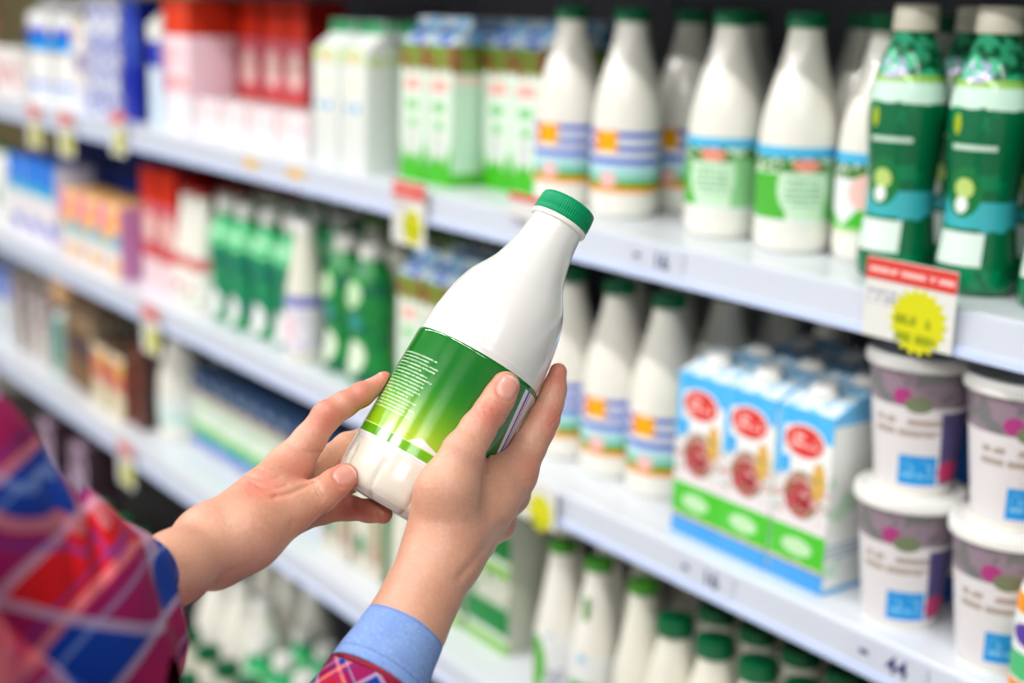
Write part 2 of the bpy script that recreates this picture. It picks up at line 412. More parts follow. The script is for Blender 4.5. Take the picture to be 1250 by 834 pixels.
# cartons --------------------------------------------------------
def carton(name, w, d, h, mats, top='gable', gable=0.03, fin=0.012, cap_mat=None, cap_r=0.012, bev=0.0012):
    """origin bottom centre, front at -y. mats = [front, side, top]"""
    hb = h - (gable + fin if top == 'gable' else gable if top == 'slant' else 0)
    x, y = w / 2, d / 2
    bm = bmesh.new()
    b = [bm.verts.new(p) for p in ((-x, -y, 0), (x, -y, 0), (x, y, 0), (-x, y, 0))]
    t = [bm.verts.new(p) for p in ((-x, -y, hb), (x, -y, hb), (x, y, hb), (-x, y, hb))]
    def f(vs, mi): fa = bm.faces.new(vs); fa.material_index = mi
    f(b[::-1], 1); f((b[0], b[1], t[1], t[0]), 0); f((b[1], b[2], t[2], t[1]), 1); f((b[2], b[3], t[3], t[2]), 0); f((b[3], b[0], t[0], t[3]), 1)
    if top == 'flat': f(t, 2)
    elif top == 'gable':
        g = [bm.verts.new(p) for p in ((-x, -0.002, hb + gable), (x, -0.002, hb + gable), (x, 0.002, hb + gable), (-x, 0.002, hb + gable))]
        ge = [bm.verts.new(p) for p in ((-x, -0.002, h), (x, -0.002, h), (x, 0.002, h), (-x, 0.002, h))]
        f((t[0], t[1], g[1], g[0]), 2); f((t[2], t[3], g[3], g[2]), 2)
        f((t[1], t[2], g[2], g[1]), 2); f((t[3], t[0], g[0], g[3]), 2)
        f((g[0], g[1], ge[1], ge[0]), 3 if len(mats) > 3 else 2); f((g[2], g[3], ge[3], ge[2]), 3 if len(mats) > 3 else 2)
        f((g[1], g[2], ge[2], ge[1]), 2); f((g[3], g[0], ge[0], ge[3]), 2); f(ge, 2)
    elif top == 'slant':
        g = [bm.verts.new(p) for p in ((-x, y - 0.012, h), (x, y - 0.012, h), (x, y, h), (-x, y, h))]
        f((t[0], t[1], g[1], g[0]), 2); f((g[0], g[1], g[2], g[3]), 2); f((g[2], t[2], t[3], g[3])[::-1], 0)
        f((t[1], t[2], g[2], g[1]), 1); f((t[3], t[0], g[0], g[3]), 1)
    me = bm_mesh(name, bm, bev, 2, True)
    o = link(name, me, mats)
    if cap_mat:
        if top == 'slant':
            a = math.atan2(gable, d - 0.012)
            c = link('cap', cap_mesh(cap_r, 0.014, 32), cap_mat, o, (0, -0.004, hb + gable * 0.47 + 0.001)); c.rotation_euler = (a, 0, 0)
        else:
            c = link('cap', cap_mesh(cap_r, 0.014, 32), cap_mat, o, (0, -d * 0.22, hb + gable * 0.45)); c.rotation_euler = (math.atan2(gable, d / 2) * 0.99, 0, 0)
    return o

sky = printed('sky_gable', srgb(120, 185, 235), [('blot', 0.0, 0.4, 24, 0.52, srgb(215, 232, 245)), ('blot', 0.0, 0.4, 17, 0.56, srgb(10, 100, 205))])
meadow = printed('meadow_front', srgb(222, 236, 222), [
    ('zig', 0.0, 0.028, 26.0, 0.085, srgb(70, 185, 30)), ('z', 0.170, 0.21, srgb(110, 150, 50)), ('blot', 0.165, 0.21, 70, 0.53, srgb(150, 90, 60)),
    ('e', 0.0, 0.146, 0.024, 0.010, srgb(240, 200, 192)), ('txt', -0.022, 0.022, 0.138, 0.154, 90, srgb(232, 150, 140)),
    ('e', 0.0, 0.115, 0.018, 0.008, srgb(130, 205, 130)), ('e', 0.002, 0.088, 0.010, 0.008, srgb(110, 195, 110)), ('e', 0.0, 0.060, 0.013, 0.022, srgb(214, 216, 214))])
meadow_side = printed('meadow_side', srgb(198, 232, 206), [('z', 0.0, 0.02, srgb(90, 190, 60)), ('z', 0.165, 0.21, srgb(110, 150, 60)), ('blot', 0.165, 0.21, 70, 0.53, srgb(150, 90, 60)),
    ('z', 0.15, 0.16, srgb(240, 210, 200))])
meadow_carton = carton('milk_carton', 0.068, 0.068, 0.245, [meadow, meadow_side, sky], gable=0.028, fin=0.012)
white_front = printed('white_green_front', srgb(226, 230, 226), [('blot', 0.165, 0.19, 80, 0.5, srgb(190, 215, 120)), ('e', 0.0, 0.175, 0.012, 0.006, srgb(240, 170, 140)),
    ('e', 0.012, 0.098, 0.009, 0.007, srgb(60, 165, 225)), ('e', -0.02, 0.098, 0.006, 0.006, srgb(60, 165, 225)), ('e', 0, 0.135, 0.026, 0.02, srgb(232, 236, 220))])
white_carton = carton('kefir_carton', 0.082, 0.068, 0.235, [white_front, white_front, white_front, plain('green_fin', srgb(20, 165, 100))], gable=0.026, fin=0.022)
# red oval cartons
oval_front = printed('blue_oval_front', W_, [
    ('z', 0.0, 0.026, srgb(70, 165, 235)), ('z', 0.0235, 0.0265, srgb(235, 180, 150)), ('wz', 0.0265, 0.066, 0.006, srgb(80, 205, 50)), ('e', 0.0, 0.045, 0.022, 0.010, srgb(200, 240, 190)),
    ('z', 0.066, 0.078, srgb(240, 232, 236)), ('e', 0.002, 0.105, 0.026, 0.027, srgb(170, 130, 110)), ('e', -0.002, 0.100, 0.020, 0.020, srgb(182, 58, 68)), ('blot', 0.078, 0.125, 95, 0.56, srgb(216, 170, 170)), ('e', 0.006, 0.096, 0.008, 0.007, srgb(160, 30, 44)),
    ('e', 0.024, 0.125, 0.010, 0.022, srgb(220, 175, 90)), ('blot', 0.078, 0.13, 130, 0.60, srgb(90, 130, 60)), ('r', -0.045, -0.018, 0.125, 0.145, srgb(60, 170, 235)),
    ('wz', 0.178, 0.3, 0.02, srgb(70, 175, 240)), ('r', 0.018, 0.05, 0.17, 0.3, srgb(80, 180, 240)), ('r', -0.05, -0.03, 0.12, 0.3, srgb(90, 185, 240)),
    ('e', 0.0, 0.165, 0.031, 0.020, W_), ('e', 0.0, 0.165, 0.028, 0.0175, srgb(215, 50, 45)), ('txt', -0.02, 0.02, 0.156, 0.173, 110, srgb(250, 200, 195))], coat=0.2)
oval_side = printed('carton_side', srgb(238, 242, 238), [('z', 0.0, 0.006, srgb(110, 190, 240)), ('blot', 0.02, 0.19, 25, 0.56, srgb(200, 232, 205)),
    ('txt', -0.05, 0.05, 0.03, 0.07, 160, srgb(170, 185, 200)), ('z', 0.19, 0.3, srgb(120, 195, 240))])
oval_top = printed('carton_top', srgb(150, 205, 240), [('blot', 0.1, 0.3, 30, 0.5, srgb(225, 240, 248))])
oval_carton = carton('milk_carton', 0.0795, 0.066, 0.222, [oval_front, oval_side, oval_top], 'slant', gable=0.022, cap_mat=cap_white, cap_r=0.0155)
yb_front = printed('blue_yellow_front', srgb(228, 226, 208), [('r', 0.0, 0.05, 0.13, 0.2, srgb(40, 110, 190)), ('e', 0.01, 0.12, 0.02, 0.03, srgb(225, 160, 60)), ('e', 0, 0.06, 0.02, 0.02, srgb(205, 70, 60)), ('z', 0, 0.03, srgb(40, 90, 170))])
blue_yellow_carton = carton('milk_carton', 0.0795, 0.066, 0.222, [yb_front, yb_front, yb_front], 'slant', gable=0.022, cap_mat=cap_white, cap_r=0.0155)

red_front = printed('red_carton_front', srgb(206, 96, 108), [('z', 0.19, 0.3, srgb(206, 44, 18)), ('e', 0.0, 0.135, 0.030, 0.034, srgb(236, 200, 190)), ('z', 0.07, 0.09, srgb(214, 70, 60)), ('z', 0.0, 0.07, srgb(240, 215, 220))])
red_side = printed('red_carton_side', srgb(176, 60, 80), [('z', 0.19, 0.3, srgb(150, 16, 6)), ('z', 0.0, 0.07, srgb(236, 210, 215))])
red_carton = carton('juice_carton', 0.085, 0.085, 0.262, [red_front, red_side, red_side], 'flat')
pink_front = printed('pink_carton_front', srgb(248, 222, 230), [('z', 0.19, 0.3, srgb(216, 60, 28)), ('blot', 0.085, 0.11, 60, 0.5, srgb(230, 120, 110)), ('txt', -0.04, 0.04, 0.13, 0.17, 60, srgb(240, 180, 185)), ('r', -0.06, -0.045, 0.08, 0.17, srgb(225, 60, 150)), ('z', 0.0, 0.07, srgb(244, 240, 246))])
pink_side = printed('pink_carton_side', srgb(246, 214, 226), [('z', 0.19, 0.3, srgb(200, 50, 24)), ('z', 0.0, 0.07, srgb(238, 236, 244))])
pink_carton = carton('juice_carton', 0.12, 0.10, 0.262, [pink_front, pink_side, pink_front], 'flat')
low_pink = carton('dessert_box', 0.105, 0.08, 0.075, [printed('low_pink_front', srgb(240, 236, 238), [('blot', 0.035, 0.075, 50, 0.5, srgb(236, 190, 196)), ('z', 0.068, 0.08, srgb(240, 225, 228))]), plain('low_pink_side', srgb(228, 220, 220)), plain('low_pink_top', srgb(214, 206, 212))], 'flat')
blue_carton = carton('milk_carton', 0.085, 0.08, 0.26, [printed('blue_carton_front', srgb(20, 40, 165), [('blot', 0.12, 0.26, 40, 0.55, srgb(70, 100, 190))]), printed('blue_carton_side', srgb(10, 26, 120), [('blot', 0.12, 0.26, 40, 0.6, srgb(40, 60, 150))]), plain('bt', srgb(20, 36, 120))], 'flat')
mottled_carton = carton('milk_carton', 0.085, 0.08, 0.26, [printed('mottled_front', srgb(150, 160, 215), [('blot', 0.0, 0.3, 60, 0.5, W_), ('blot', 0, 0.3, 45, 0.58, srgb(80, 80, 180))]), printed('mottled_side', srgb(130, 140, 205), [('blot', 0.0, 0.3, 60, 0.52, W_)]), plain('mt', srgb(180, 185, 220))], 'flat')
cream_carton = carton('milk_carton', 0.085, 0.08, 0.235, [printed('cream_front', srgb(236, 228, 226), [('e', 0.01, 0.11, 0.028, 0.022, srgb(100, 90, 160)), ('e', -0.02, 0.17, 0.02, 0.02, srgb(226, 196, 170)), ('z', 0, 0.05, srgb(225, 228, 246)), ('z', 0.20, 0.215, srgb(60, 110, 150))]), plain('cream_side', srgb(226, 220, 218)), plain('cream_t', srgb(220, 210, 190))], 'gable')
bluewhite_carton = carton('milk_carton', 0.062, 0.07, 0.25, [printed('bluewhite_front', srgb(220, 236, 250), [('wz', 0.12, 0.175, 0.02, srgb(50, 60, 180)), ('z', 0.175, 0.26, srgb(238, 238, 230))]), plain('bws', srgb(180, 215, 236)), plain('bwt', srgb(238, 238, 232))], 'gable')
zig_carton = carton('milk_carton', 0.115, 0.09, 0.255, [printed('zigzag_front', srgb(240, 240, 238), [('z', 0.02, 0.05, srgb(215, 225, 250)), ('r', -0.05, 0.05, 0.040, 0.050, srgb(90, 130, 230)), ('z', 0.118, 0.124, srgb(240, 200, 140)), ('z', 0.124, 0.155, srgb(20, 160, 235)),
    ('zig', 0.155, 0.175, 26.0, 0.03, srgb(20, 50, 200))]), printed('zigzag_side', srgb(236, 232, 222), [('z', 0.124, 0.155, srgb(20, 140, 215))]), plain('zt', srgb(235, 236, 238))], 'gable')
cyan_pack = carton('cream_cheese_pack', 0.115, 0.10, 0.205, [printed('cyan_front', srgb(238, 232, 236), [('wz', 0.125, 0.25, 0.02, srgb(10, 120, 225)), ('wz', 0.118, 0.14, 0.02, srgb(30, 185, 215)), ('e', 0.02, 0.04, 0.034, 0.018, srgb(80, 110, 230))]), plain('cps', srgb(232, 232, 240)), plain('cpt', srgb(30, 90, 200))], 'flat')
rainbow_pack = carton('dessert_pack', 0.125, 0.10, 0.165, [printed('rainbow_front', srgb(240, 232, 226), [('wz', 0.085, 0.17, 0.03, srgb(250, 176, 100)), ('blot', 0.1, 0.17, 40, 0.55, srgb(252, 222, 190)), ('e', -0.05, 0.135, 0.03, 0.03, srgb(225, 100, 190)), ('e', 0.045, 0.085, 0.020, 0.018, srgb(10, 165, 225)), ('wz', 0.072, 0.086, 0.02, srgb(90, 190, 200)), ('e', 0.03, 0.025, 0.03, 0.016, srgb(245, 190, 110)), ('e', -0.04, 0.03, 0.012, 0.014, srgb(200, 120, 150))]), plain('rps', srgb(200, 130, 180)), plain('rpt', srgb(250, 190, 120))], 'flat')
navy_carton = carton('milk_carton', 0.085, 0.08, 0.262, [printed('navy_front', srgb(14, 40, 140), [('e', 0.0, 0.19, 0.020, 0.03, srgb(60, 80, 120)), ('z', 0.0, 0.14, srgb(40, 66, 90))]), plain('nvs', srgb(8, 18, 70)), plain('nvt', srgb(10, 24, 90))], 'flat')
white_round = make_bottle('kefir_bottle', [(0.03, 0), (0.036, 0.001), (0.04, 0.01), (0.04, 0.12), (0.036, 0.15), (0.026, 0.18), (0.018, 0.19), (0.018, 0.20), (0.016, 0.202)], bottle_white, 0.02, 0.014, cap_green, (0.01, 0.12), printed('wr', W_, [('e', 0.0, 0.075, 0.02, 0.03, srgb(80, 150, 90))]))
brown_pack = carton('coffee_milk_carton', 0.09, 0.08, 0.24, [printed('brown_front', srgb(120, 88, 50), [('e', 0.0, 0.11, 0.028, 0.03, srgb(50, 50, 80)), ('blot', 0.15, 0.24, 40, 0.52, srgb(150, 130, 110))]), printed('brown_side', srgb(150, 138, 118), []), plain('bpt', srgb(100, 80, 60))], 'gable')
stripe_pack = carton('cream_carton', 0.075, 0.075, 0.235, [printed('brownstripe_front', srgb(214, 206, 200), [('blot', 0.08, 0.24, 40, 0.52, srgb(130, 110, 120)), ('blot', 0.0, 0.24, 60, 0.6, srgb(90, 70, 80))]), plain('sps', srgb(110, 96, 100)), plain('spt', srgb(150, 140, 130))], 'gable')
bluesplash_pack = carton('cream_carton', 0.085, 0.075, 0.235, [printed('bluesplash_front', srgb(214, 222, 230), [('blot', 0.12, 0.22, 30, 0.42, srgb(90, 120, 210))]), plain('bss', srgb(190, 200, 210)), plain('bst', srgb(120, 130, 160))], 'gable')
teal_pack = carton('cream_carton', 0.06, 0.07, 0.19, [printed('teal_front', srgb(90, 160, 150), [('blot', 0.0, 0.24, 50, 0.55, srgb(40, 130, 125)), ('z', 0.0, 0.03, srgb(180, 200, 190))]), plain('tls', srgb(200, 205, 190)), plain('tlt', srgb(200, 210, 210))], 'gable')
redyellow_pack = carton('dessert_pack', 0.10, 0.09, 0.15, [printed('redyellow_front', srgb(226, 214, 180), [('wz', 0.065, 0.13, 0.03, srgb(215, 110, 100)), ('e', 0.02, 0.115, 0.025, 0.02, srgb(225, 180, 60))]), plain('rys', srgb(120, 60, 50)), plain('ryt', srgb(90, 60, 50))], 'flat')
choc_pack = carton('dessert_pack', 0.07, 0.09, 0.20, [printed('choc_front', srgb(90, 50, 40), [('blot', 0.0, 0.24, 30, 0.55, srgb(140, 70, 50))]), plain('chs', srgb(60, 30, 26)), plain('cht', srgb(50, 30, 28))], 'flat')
yog_pack = carton('yogurt_pack', 0.13, 0.12, 0.175, [printed('yogurt_pack_front', srgb(226, 238, 224), [
    ('z', 0.0, 0.005, srgb(225, 190, 150)), ('wz', 0.007, 0.034, 0.01, srgb(40, 120, 215)), ('blot', 0.01, 0.032, 60, 0.6, srgb(170, 200, 240)), ('wz', 0.036, 0.058, 0.02, srgb(90, 195, 60)), ('blot', 0.06, 0.11, 40, 0.58, srgb(200, 232, 190)),
    ('z', 0.122, 0.127, srgb(220, 140, 100)), ('z', 0.130, 0.18, srgb(40, 74, 120)), ('e', -0.03, 0.152, 0.014, 0.010, srgb(160, 180, 205)), ('e', 0.035, 0.152, 0.014, 0.010, srgb(160, 180, 205))]),
    plain('yps', srgb(220, 228, 215)), plain('ypt', srgb(60, 90, 130))], 'flat')
greenbox = carton('butter_box', 0.11, 0.09, 0.12, [printed('greenbox_front', srgb(20, 130, 60), [('z', 0.0, 0.018, srgb(130, 190, 70)), ('z', 0.018, 0.028, srgb(220, 230, 215)), ('z', 0.072, 0.13, srgb(196, 200, 184)), ('blot', 0.075, 0.12, 40, 0.56, srgb(110, 140, 110))]), plain('gbs', srgb(190, 195, 180)), plain('gbt', srgb(210, 220, 205))], 'flat')
spice_pack = carton('cheese_pack', 0.10, 0.09, 0.16, [printed('spice_front', srgb(214, 218, 200), [('blot', 0.0, 0.2, 35, 0.55, srgb(230, 200, 195)), ('r', 0.018, 0.04, 0.03, 0.16, srgb(150, 125, 80)), ('e', -0.02, 0.05, 0.018, 0.02, srgb(40, 140, 80))]), plain('scs', srgb(80, 150, 90)), plain('sct', srgb(220, 225, 210))], 'flat')
purple_pack = carton('cheese_pack', 0.10, 0.09, 0.13, [printed('purple_front', srgb(120, 90, 110), [('blot', 0.0, 0.2, 35, 0.5, srgb(200, 180, 205))]), plain('pps', srgb(60, 40, 50)), plain('ppt', srgb(90, 70, 90))], 'flat')

# tubs ----------------------------------------------------------
tub_label = printed('berry_tub_label', srgb(226, 222, 224), [
    ('z', 0.095, 0.136, srgb(150, 130, 145)), ('blot', 0.095, 0.136, 50, 0.5, srgb(120, 120, 120)), ('e', -0.008, 0.105, 0.010, 0.009, srgb(176, 60, 130)), ('e', 0.008, 0.098, 0.014, 0.009, srgb(120, 130, 100)),
    ('txt', -0.034, 0.034, 0.060, 0.085, 85, srgb(176, 160, 150)), ('r', -0.008, 0.028, 0.012, 0.044, srgb(30, 150, 225)), ('txt', -0.004, 0.024, 0.018, 0.038, 120, srgb(130, 200, 240)),
    ('r', 0.030, 0.06, 0.012, 0.09, srgb(90, 80, 130)), ('e', 0.036, 0.026, 0.007, 0.012, srgb(200, 60, 110))])
def make_tub():
    body = link('yogurt_tub', lathe('tub', [(0.030, 0.002), (0.0365, 0.0), (0.0378, 0.003), (0.0535, 0.139), (0.0535, 0.141), (0.04, 0.141)], 48), bottle_white)
    pr = [(0.0383 + 0.0006 + (0.0529 - 0.0383) * t, 0.007 + 0.125 * t) for t in [i / 8 for i in range(9)]]
    link('label', lathe('tl', [(pr[0][0] - 0.0008, pr[0][1])] + pr + [(pr[-1][0] - 0.0008, pr[-1][1])], 48, None, False), tub_label, body)
    link('lid', lathe('lid', [(0.0545, 0.132), (0.0575, 0.1325), (0.0580, 0.136), (0.0572, 0.1425), (0.0555, 0.1455), (0.052, 0.146), (0.051, 0.1432), (0.02, 0.1432)], 48), cap_white, body)
    return body
tub = make_tub()
small_tub_m = printed('striped_cup_label', srgb(240, 232, 230), [('r', -0.03, -0.012, 0.03, 0.09, srgb(200, 70, 70)), ('r', 0.0, 0.012, 0.03, 0.09, srgb(200, 90, 90)), ('r', 0.022, 0.03, 0.03, 0.09, srgb(200, 90, 90))])
small_tub = link('yogurt_cup', lathe('stub', [(0.03, 0.0), (0.035, 0.001), (0.045, 0.11), (0.045, 0.112)], 40), small_tub_m)
link('lid', lathe('sl', [(0.044, 0.1125), (0.048, 0.113), (0.048, 0.12), (0.045, 0.123), (0.03, 0.123)], 40), cap_white, small_tub)
peach_tub = link('dessert_cup', lathe('pstub', rprof([(0.03, 0.0), (0.035, 0.001), (0.042, 0.05), (0.044, 0.07), (0.036, 0.088), (0.02, 0.096), (0.005, 0.098)], 3), 32), plain('peach_cup', srgb(240, 190, 140)))
link('lid', lathe('pl', [(0.020, 0.095), (0.022, 0.097), (0.02, 0.103), (0.01, 0.104)], 24), cap_white, peach_tub)

ORD = ['first', 'second', 'third', 'fourth', 'fifth', 'sixth', 'seventh', 'eighth', 'ninth', 'tenth', 'eleventh', 'twelfth']
ROW = ['front row', 'second row', 'third row', 'fourth row', 'fifth row']
used = set()
def put(proto, x, y, z, label, cat=None, group=None, rot=None):
    rot = random.uniform(-0.12, 0.12) if rot is None else rot
    if proto.name not in used:
        used.add(proto.name); proto.location = (x, y, z); proto.rotation_euler = (0, 0, rot)
        proto['label'] = label; proto['category'] = cat
        if group: proto['group'] = group
        return proto
    c = copy_tree(proto, (x, y, z), rot, label, group); c['category'] = cat
    if not group and 'group' in c: del c['group']
    return c

def grid(proto, xs, ys, z, desc, where, cat, group, rot=None, jit=0.003):
    for j, y in enumerate(ys):
        for i, x in enumerate(xs):
            if x is None: continue
            if len(ys) == 1: lab_ = f'{desc}, {where}, {ORD[i]} from the left'
            else: lab_ = f'{desc}, {where}, {ROW[j]}, {ORD[i]} from left'
            put(proto, x + random.uniform(-jit, jit), y + random.uniform(-jit, jit), z, lab_, cat, group, rot)
# ------------------------------------------------------------------ stock on the shelves
KB = 'bottle'; KC = 'carton'
put(peach_bottle, -4.14, 1.2, S1, 'peach bottle with bulging shoulders at the far end of the top shelf', 'bottle')
grid(small_tub, [-3.93, -3.80], [1.19], S1, 'white yogurt cup with red stripes', 'far end of top shelf', 'yogurt cup', 'striped cups on the top shelf')
put(zig_carton, -3.60, 1.21, S1, 'wide white carton with blue zigzag and cyan band, nearer the striped cups', KC, rot=0.1)
put(zig_carton, -3.45, 1.22, S1, 'wide white carton with blue zigzag and cyan band, nearer the mottled cartons', KC, rot=0.05)
put(cream_carton, -3.30, 1.20, S1, 'cream gabled carton with purple spot beside mottled lavender carton', KC)
grid(mottled_carton, [-3.19, -3.09], [1.20], S1, 'lavender and white mottled carton', 'top shelf beside navy carton', KC, 'mottled cartons on the top shelf', rot=0.02)
put(blue_carton, -2.985, 1.20, S1, 'deep royal blue carton on the top shelf left of the red cartons', KC, rot=0.02)
put(blue_carton, -3.0, 1.30, S1, 'deep blue carton on the top shelf standing behind another', KC, rot=0.02)
put(bluewhite_carton, -2.86, 1.20, S1, 'narrow white and blue gabled carton touching the pink carton', KC, rot=0.0)
put(pink_carton, -2.715, 1.20, S1, 'wide red-topped pale pink carton on the top shelf', KC, rot=0.0)
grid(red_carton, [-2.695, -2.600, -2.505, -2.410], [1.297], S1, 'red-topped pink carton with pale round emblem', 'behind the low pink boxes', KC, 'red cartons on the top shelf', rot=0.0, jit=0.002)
grid(low_pink, [-2.57, -2.455, -2.335, -2.22], [1.19], S1, 'low white and pink box in front of red cartons', 'top shelf', 'box', 'low pink boxes on the top shelf', rot=0.0, jit=0.001)
grid(white_carton, [-2.085, -1.995], [1.175, 1.25, 1.325], S1, 'white carton with green top fin and blue dots', 'top shelf', KC, 'white cartons with green fins', rot=0.0, jit=0.001)
grid(meadow_carton, [-1.849, -1.778], [1.195, 1.267, 1.339], S1, 'sky-topped grass print carton', 'left pair on top shelf', KC, 'meadow cartons on the top shelf', rot=0.0, jit=0.001)
grid(meadow_carton, [-1.700, -1.629], [1.245, 1.317, 1.389], S1, 'sky-topped grass print carton', 'pair touching sunflower bottles, top shelf', KC, 'meadow cartons beside the sunflower bottles', rot=0.0, jit=0.001)
grid(flower_bottle, [-1.536, -1.418], [1.215, 1.325, 1.435], S1, 'white milk bottle with sunflower label and green cap', 'top shelf', KB, 'sunflower milk bottles on the top shelf', rot=0.62)
put(field_bottle, -1.232, 1.215, S1, 'white milk bottle with pale green label, top shelf, beside the sunflower bottles', KB, 'green label milk bottles on the top shelf', 0.45)
put(field_bottle, -1.115, 1.215, S1, 'white milk bottle with pale green label, top shelf, middle of three in front', KB, 'green label milk bottles on the top shelf', 0.95)
put(tri_bottle, -1.022, 1.243, S1, 'white milk bottle with green triangle label, top shelf, beside dark green bottle', KB, 'green label milk bottles on the top shelf', 0.5)
grid(field_bottle, [-1.232, -1.125, -1.025], [1.34, 1.45], S1, 'white milk bottle with pale green label, rear', 'top shelf', KB, 'green label milk bottles on the top shelf')
put(dark_bottle, -0.943, 1.185, S1, 'dark green drinking yogurt bottle with cream cap, beside the white milk bottles', KB, 'dark green bottles on the top shelf', 0.25)
put(dark_bottle, -0.848, 1.19, S1, 'dark green drinking yogurt bottle with cream cap, front, nearer the shelf end', KB, 'dark green bottles on the top shelf', 0.25)
put(dark_bottle, -0.752, 1.19, S1, 'dark green drinking yogurt bottle cut by the edge of the picture', KB, 'dark green bottles on the top shelf', 0.2)
grid(dark_bottle, [-0.945, -0.848, -0.752], [1.29, 1.39], S1, 'dark green yogurt bottle', 'top shelf rear', KB, 'dark green bottles on the top shelf')

# second shelf
put(white_round, -4.06, 1.18, S2, 'white round bottle with green leaf mark at far end of second shelf', KB)
put(white_round, -3.94, 1.18, S2, 'white round bottle with green leaf mark beside the cyan-topped packs', KB)
grid(cyan_pack, [-3.76, -3.635, -3.51], [1.19], S2, 'white pack with bright blue and cyan top', 'second shelf', 'pack', 'cyan packs on the second shelf', rot=0.0, jit=0.001)
grid(rainbow_pack, [-3.32, -3.19, -3.06], [1.18], S2, 'pink orange and cyan dessert pack', 'second shelf', 'pack', 'rainbow packs on the second shelf', rot=0.0, jit=0.001)
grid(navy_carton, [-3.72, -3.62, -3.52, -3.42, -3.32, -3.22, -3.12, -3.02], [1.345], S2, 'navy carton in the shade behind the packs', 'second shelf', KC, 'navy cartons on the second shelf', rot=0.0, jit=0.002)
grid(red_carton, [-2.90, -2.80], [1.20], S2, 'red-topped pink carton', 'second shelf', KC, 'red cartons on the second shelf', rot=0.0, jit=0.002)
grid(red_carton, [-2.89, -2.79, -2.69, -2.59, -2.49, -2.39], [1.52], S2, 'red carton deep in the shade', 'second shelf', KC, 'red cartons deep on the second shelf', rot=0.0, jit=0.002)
grid(redspot_bottle, [-2.71, -2.635], [1.17, 1.25, 1.33], S2, 'white bottle with red band', 'second shelf', KB, 'red band bottles on the second shelf')
grid(small_green, [-2.545, -2.455, -2.365, -2.275], [1.18], S2, 'teal green drinking yogurt bottle with white cap', 'second shelf', KB, 'small green bottles on the second shelf')
grid(small_green, [-2.53, -2.44, -2.35, -2.26], [1.27, 1.36], S2, 'teal green yogurt bottle', 'rear of second shelf', KB, 'small green bottles on the second shelf')
put(stripe_bottle, -2.175, 1.15, S2, 'slim bottle with lavender and pink label between the green bottles', KB)
grid(mid_green, [-2.085, -1.99], [1.18], S2, 'bright green drinking yogurt bottle with white cap', 'second shelf', KB, 'bright green bottles on the second shelf')
grid(plain_bottle, [-2.17, -2.09, -2.0, -1.92], [1.29, 1.37, 1.45], S2, 'plain cream bottle', 'second shelf', KB, 'plain cream bottles on the second shelf')
grid(meadow_carton, [-1.842, -1.770, -1.698], [1.19, 1.262], S2, 'carton with sky gable and grass print', 'second shelf', KC, 'meadow cartons on the second shelf', rot=0.0, jit=0.001)
grid(flower_bottle, [-1.514, -1.412, -1.315], [1.215, 1.32, 1.425], S2, 'white milk bottle with sunflower label and green cap', 'second shelf', KB, 'sunflower milk bottles on the second shelf', rot=0.62)
grid(oval_carton, [-1.161, -1.080, -0.999], [1.164], S2, 'blue and white milk carton with red oval badge', 'second shelf', KC, 'red oval cartons on the second shelf', rot=0.0, jit=0.0008)
grid(oval_carton, [-1.161, -1.080, -0.999], [1.235, 1.306], S2, 'red oval milk carton', 'rear of second shelf', KC, 'red oval cartons on the second shelf', rot=0.0, jit=0.0008)
grid(flower_bottle, [-1.20, -1.09, -0.98], [1.40], S2, 'white milk bottle standing behind the red oval cartons', 'second shelf', KB, 'milk bottles behind the red oval cartons')
grid(blue_yellow_carton, [-0.914], [1.266], S2, 'cream carton with blue and orange print', 'second shelf', KC, 'blue and orange cartons')
for j, y_ in enumerate((1.165, 1.285, 1.405)):
    for i, x in enumerate((-0.879, -0.760)):
        y = y_ + (0.075 if i == 0 and j > 0 else 0)
        for k in range(2):
            put(tub, x - (0.004 if k else 0), y + (0.006 if k else 0), S2 + k * 0.1434,
                f"white yogurt tub with berry label, {'upper' if k else 'lower'} in {ORD[i]} stack, {ROW[j]}", 'yogurt tub', 'stacked yogurt tubs on the second shelf', 0.55 + random.uniform(-0.15, 0.15))
put(orange_bottle, -0.684, 1.130, S2, 'small bottle with orange, purple and green label at the picture edge', KB)

# third shelf
grid(bluesplash_pack, [-4.08, -3.98], [1.20], S3, 'pale carton with blue splash', 'far end of third shelf', KC, 'blue splash cartons')
grid(stripe_pack, [-3.88, -3.79, -3.70, -3.615], [1.20], S3, 'pale carton with brown streaks', 'third shelf', KC, 'brown streaked cartons')
put(teal_pack, -3.53, 1.19, S3, 'small teal carton on the third shelf between streaked and brown cartons', KC)
put(peach_tub, -3.53, 1.19, S3 + 0.191, 'peach round cup sitting on the small teal carton', 'dessert cup')
grid(brown_pack, [-3.43, -3.33], [1.20], S3, 'brown carton with navy spot', 'third shelf', KC, 'brown cartons on the third shelf')
grid(brown_pack, [-3.42, -3.32, -3.20, -3.10, -2.99], [1.40], S3, 'brown carton in shade behind the packs', 'third shelf', KC, 'brown cartons deep on the third shelf')
grid(redyellow_pack, [-3.20, -3.085], [1.19], S3, 'cream pack with red and yellow print', 'third shelf', 'pack', 'red and yellow packs')
put(choc_pack, -2.985, 1.20, S3, 'dark chocolate brown pack beside the cream red and yellow packs', 'pack')
grid(big_bottle, [-2.88], [1.22, 1.33], S3, 'large white jug beside the blue-topped yogurt packs', 'third shelf', KB, 'white jugs on the third shelf')
grid(yog_pack, [-2.75, -2.617, -2.484, -2.351, -2.218], [1.27], S3, 'yogurt pack with navy top, green and blue print', 'third shelf', 'pack', 'yogurt packs on the third shelf', rot=0.0, jit=0.0008)
grid(spice_pack, [-2.08, -1.97], [1.20], S3, 'white pack with green and brown print', 'third shelf', 'pack', 'white cheese packs on the third shelf', rot=0.0)
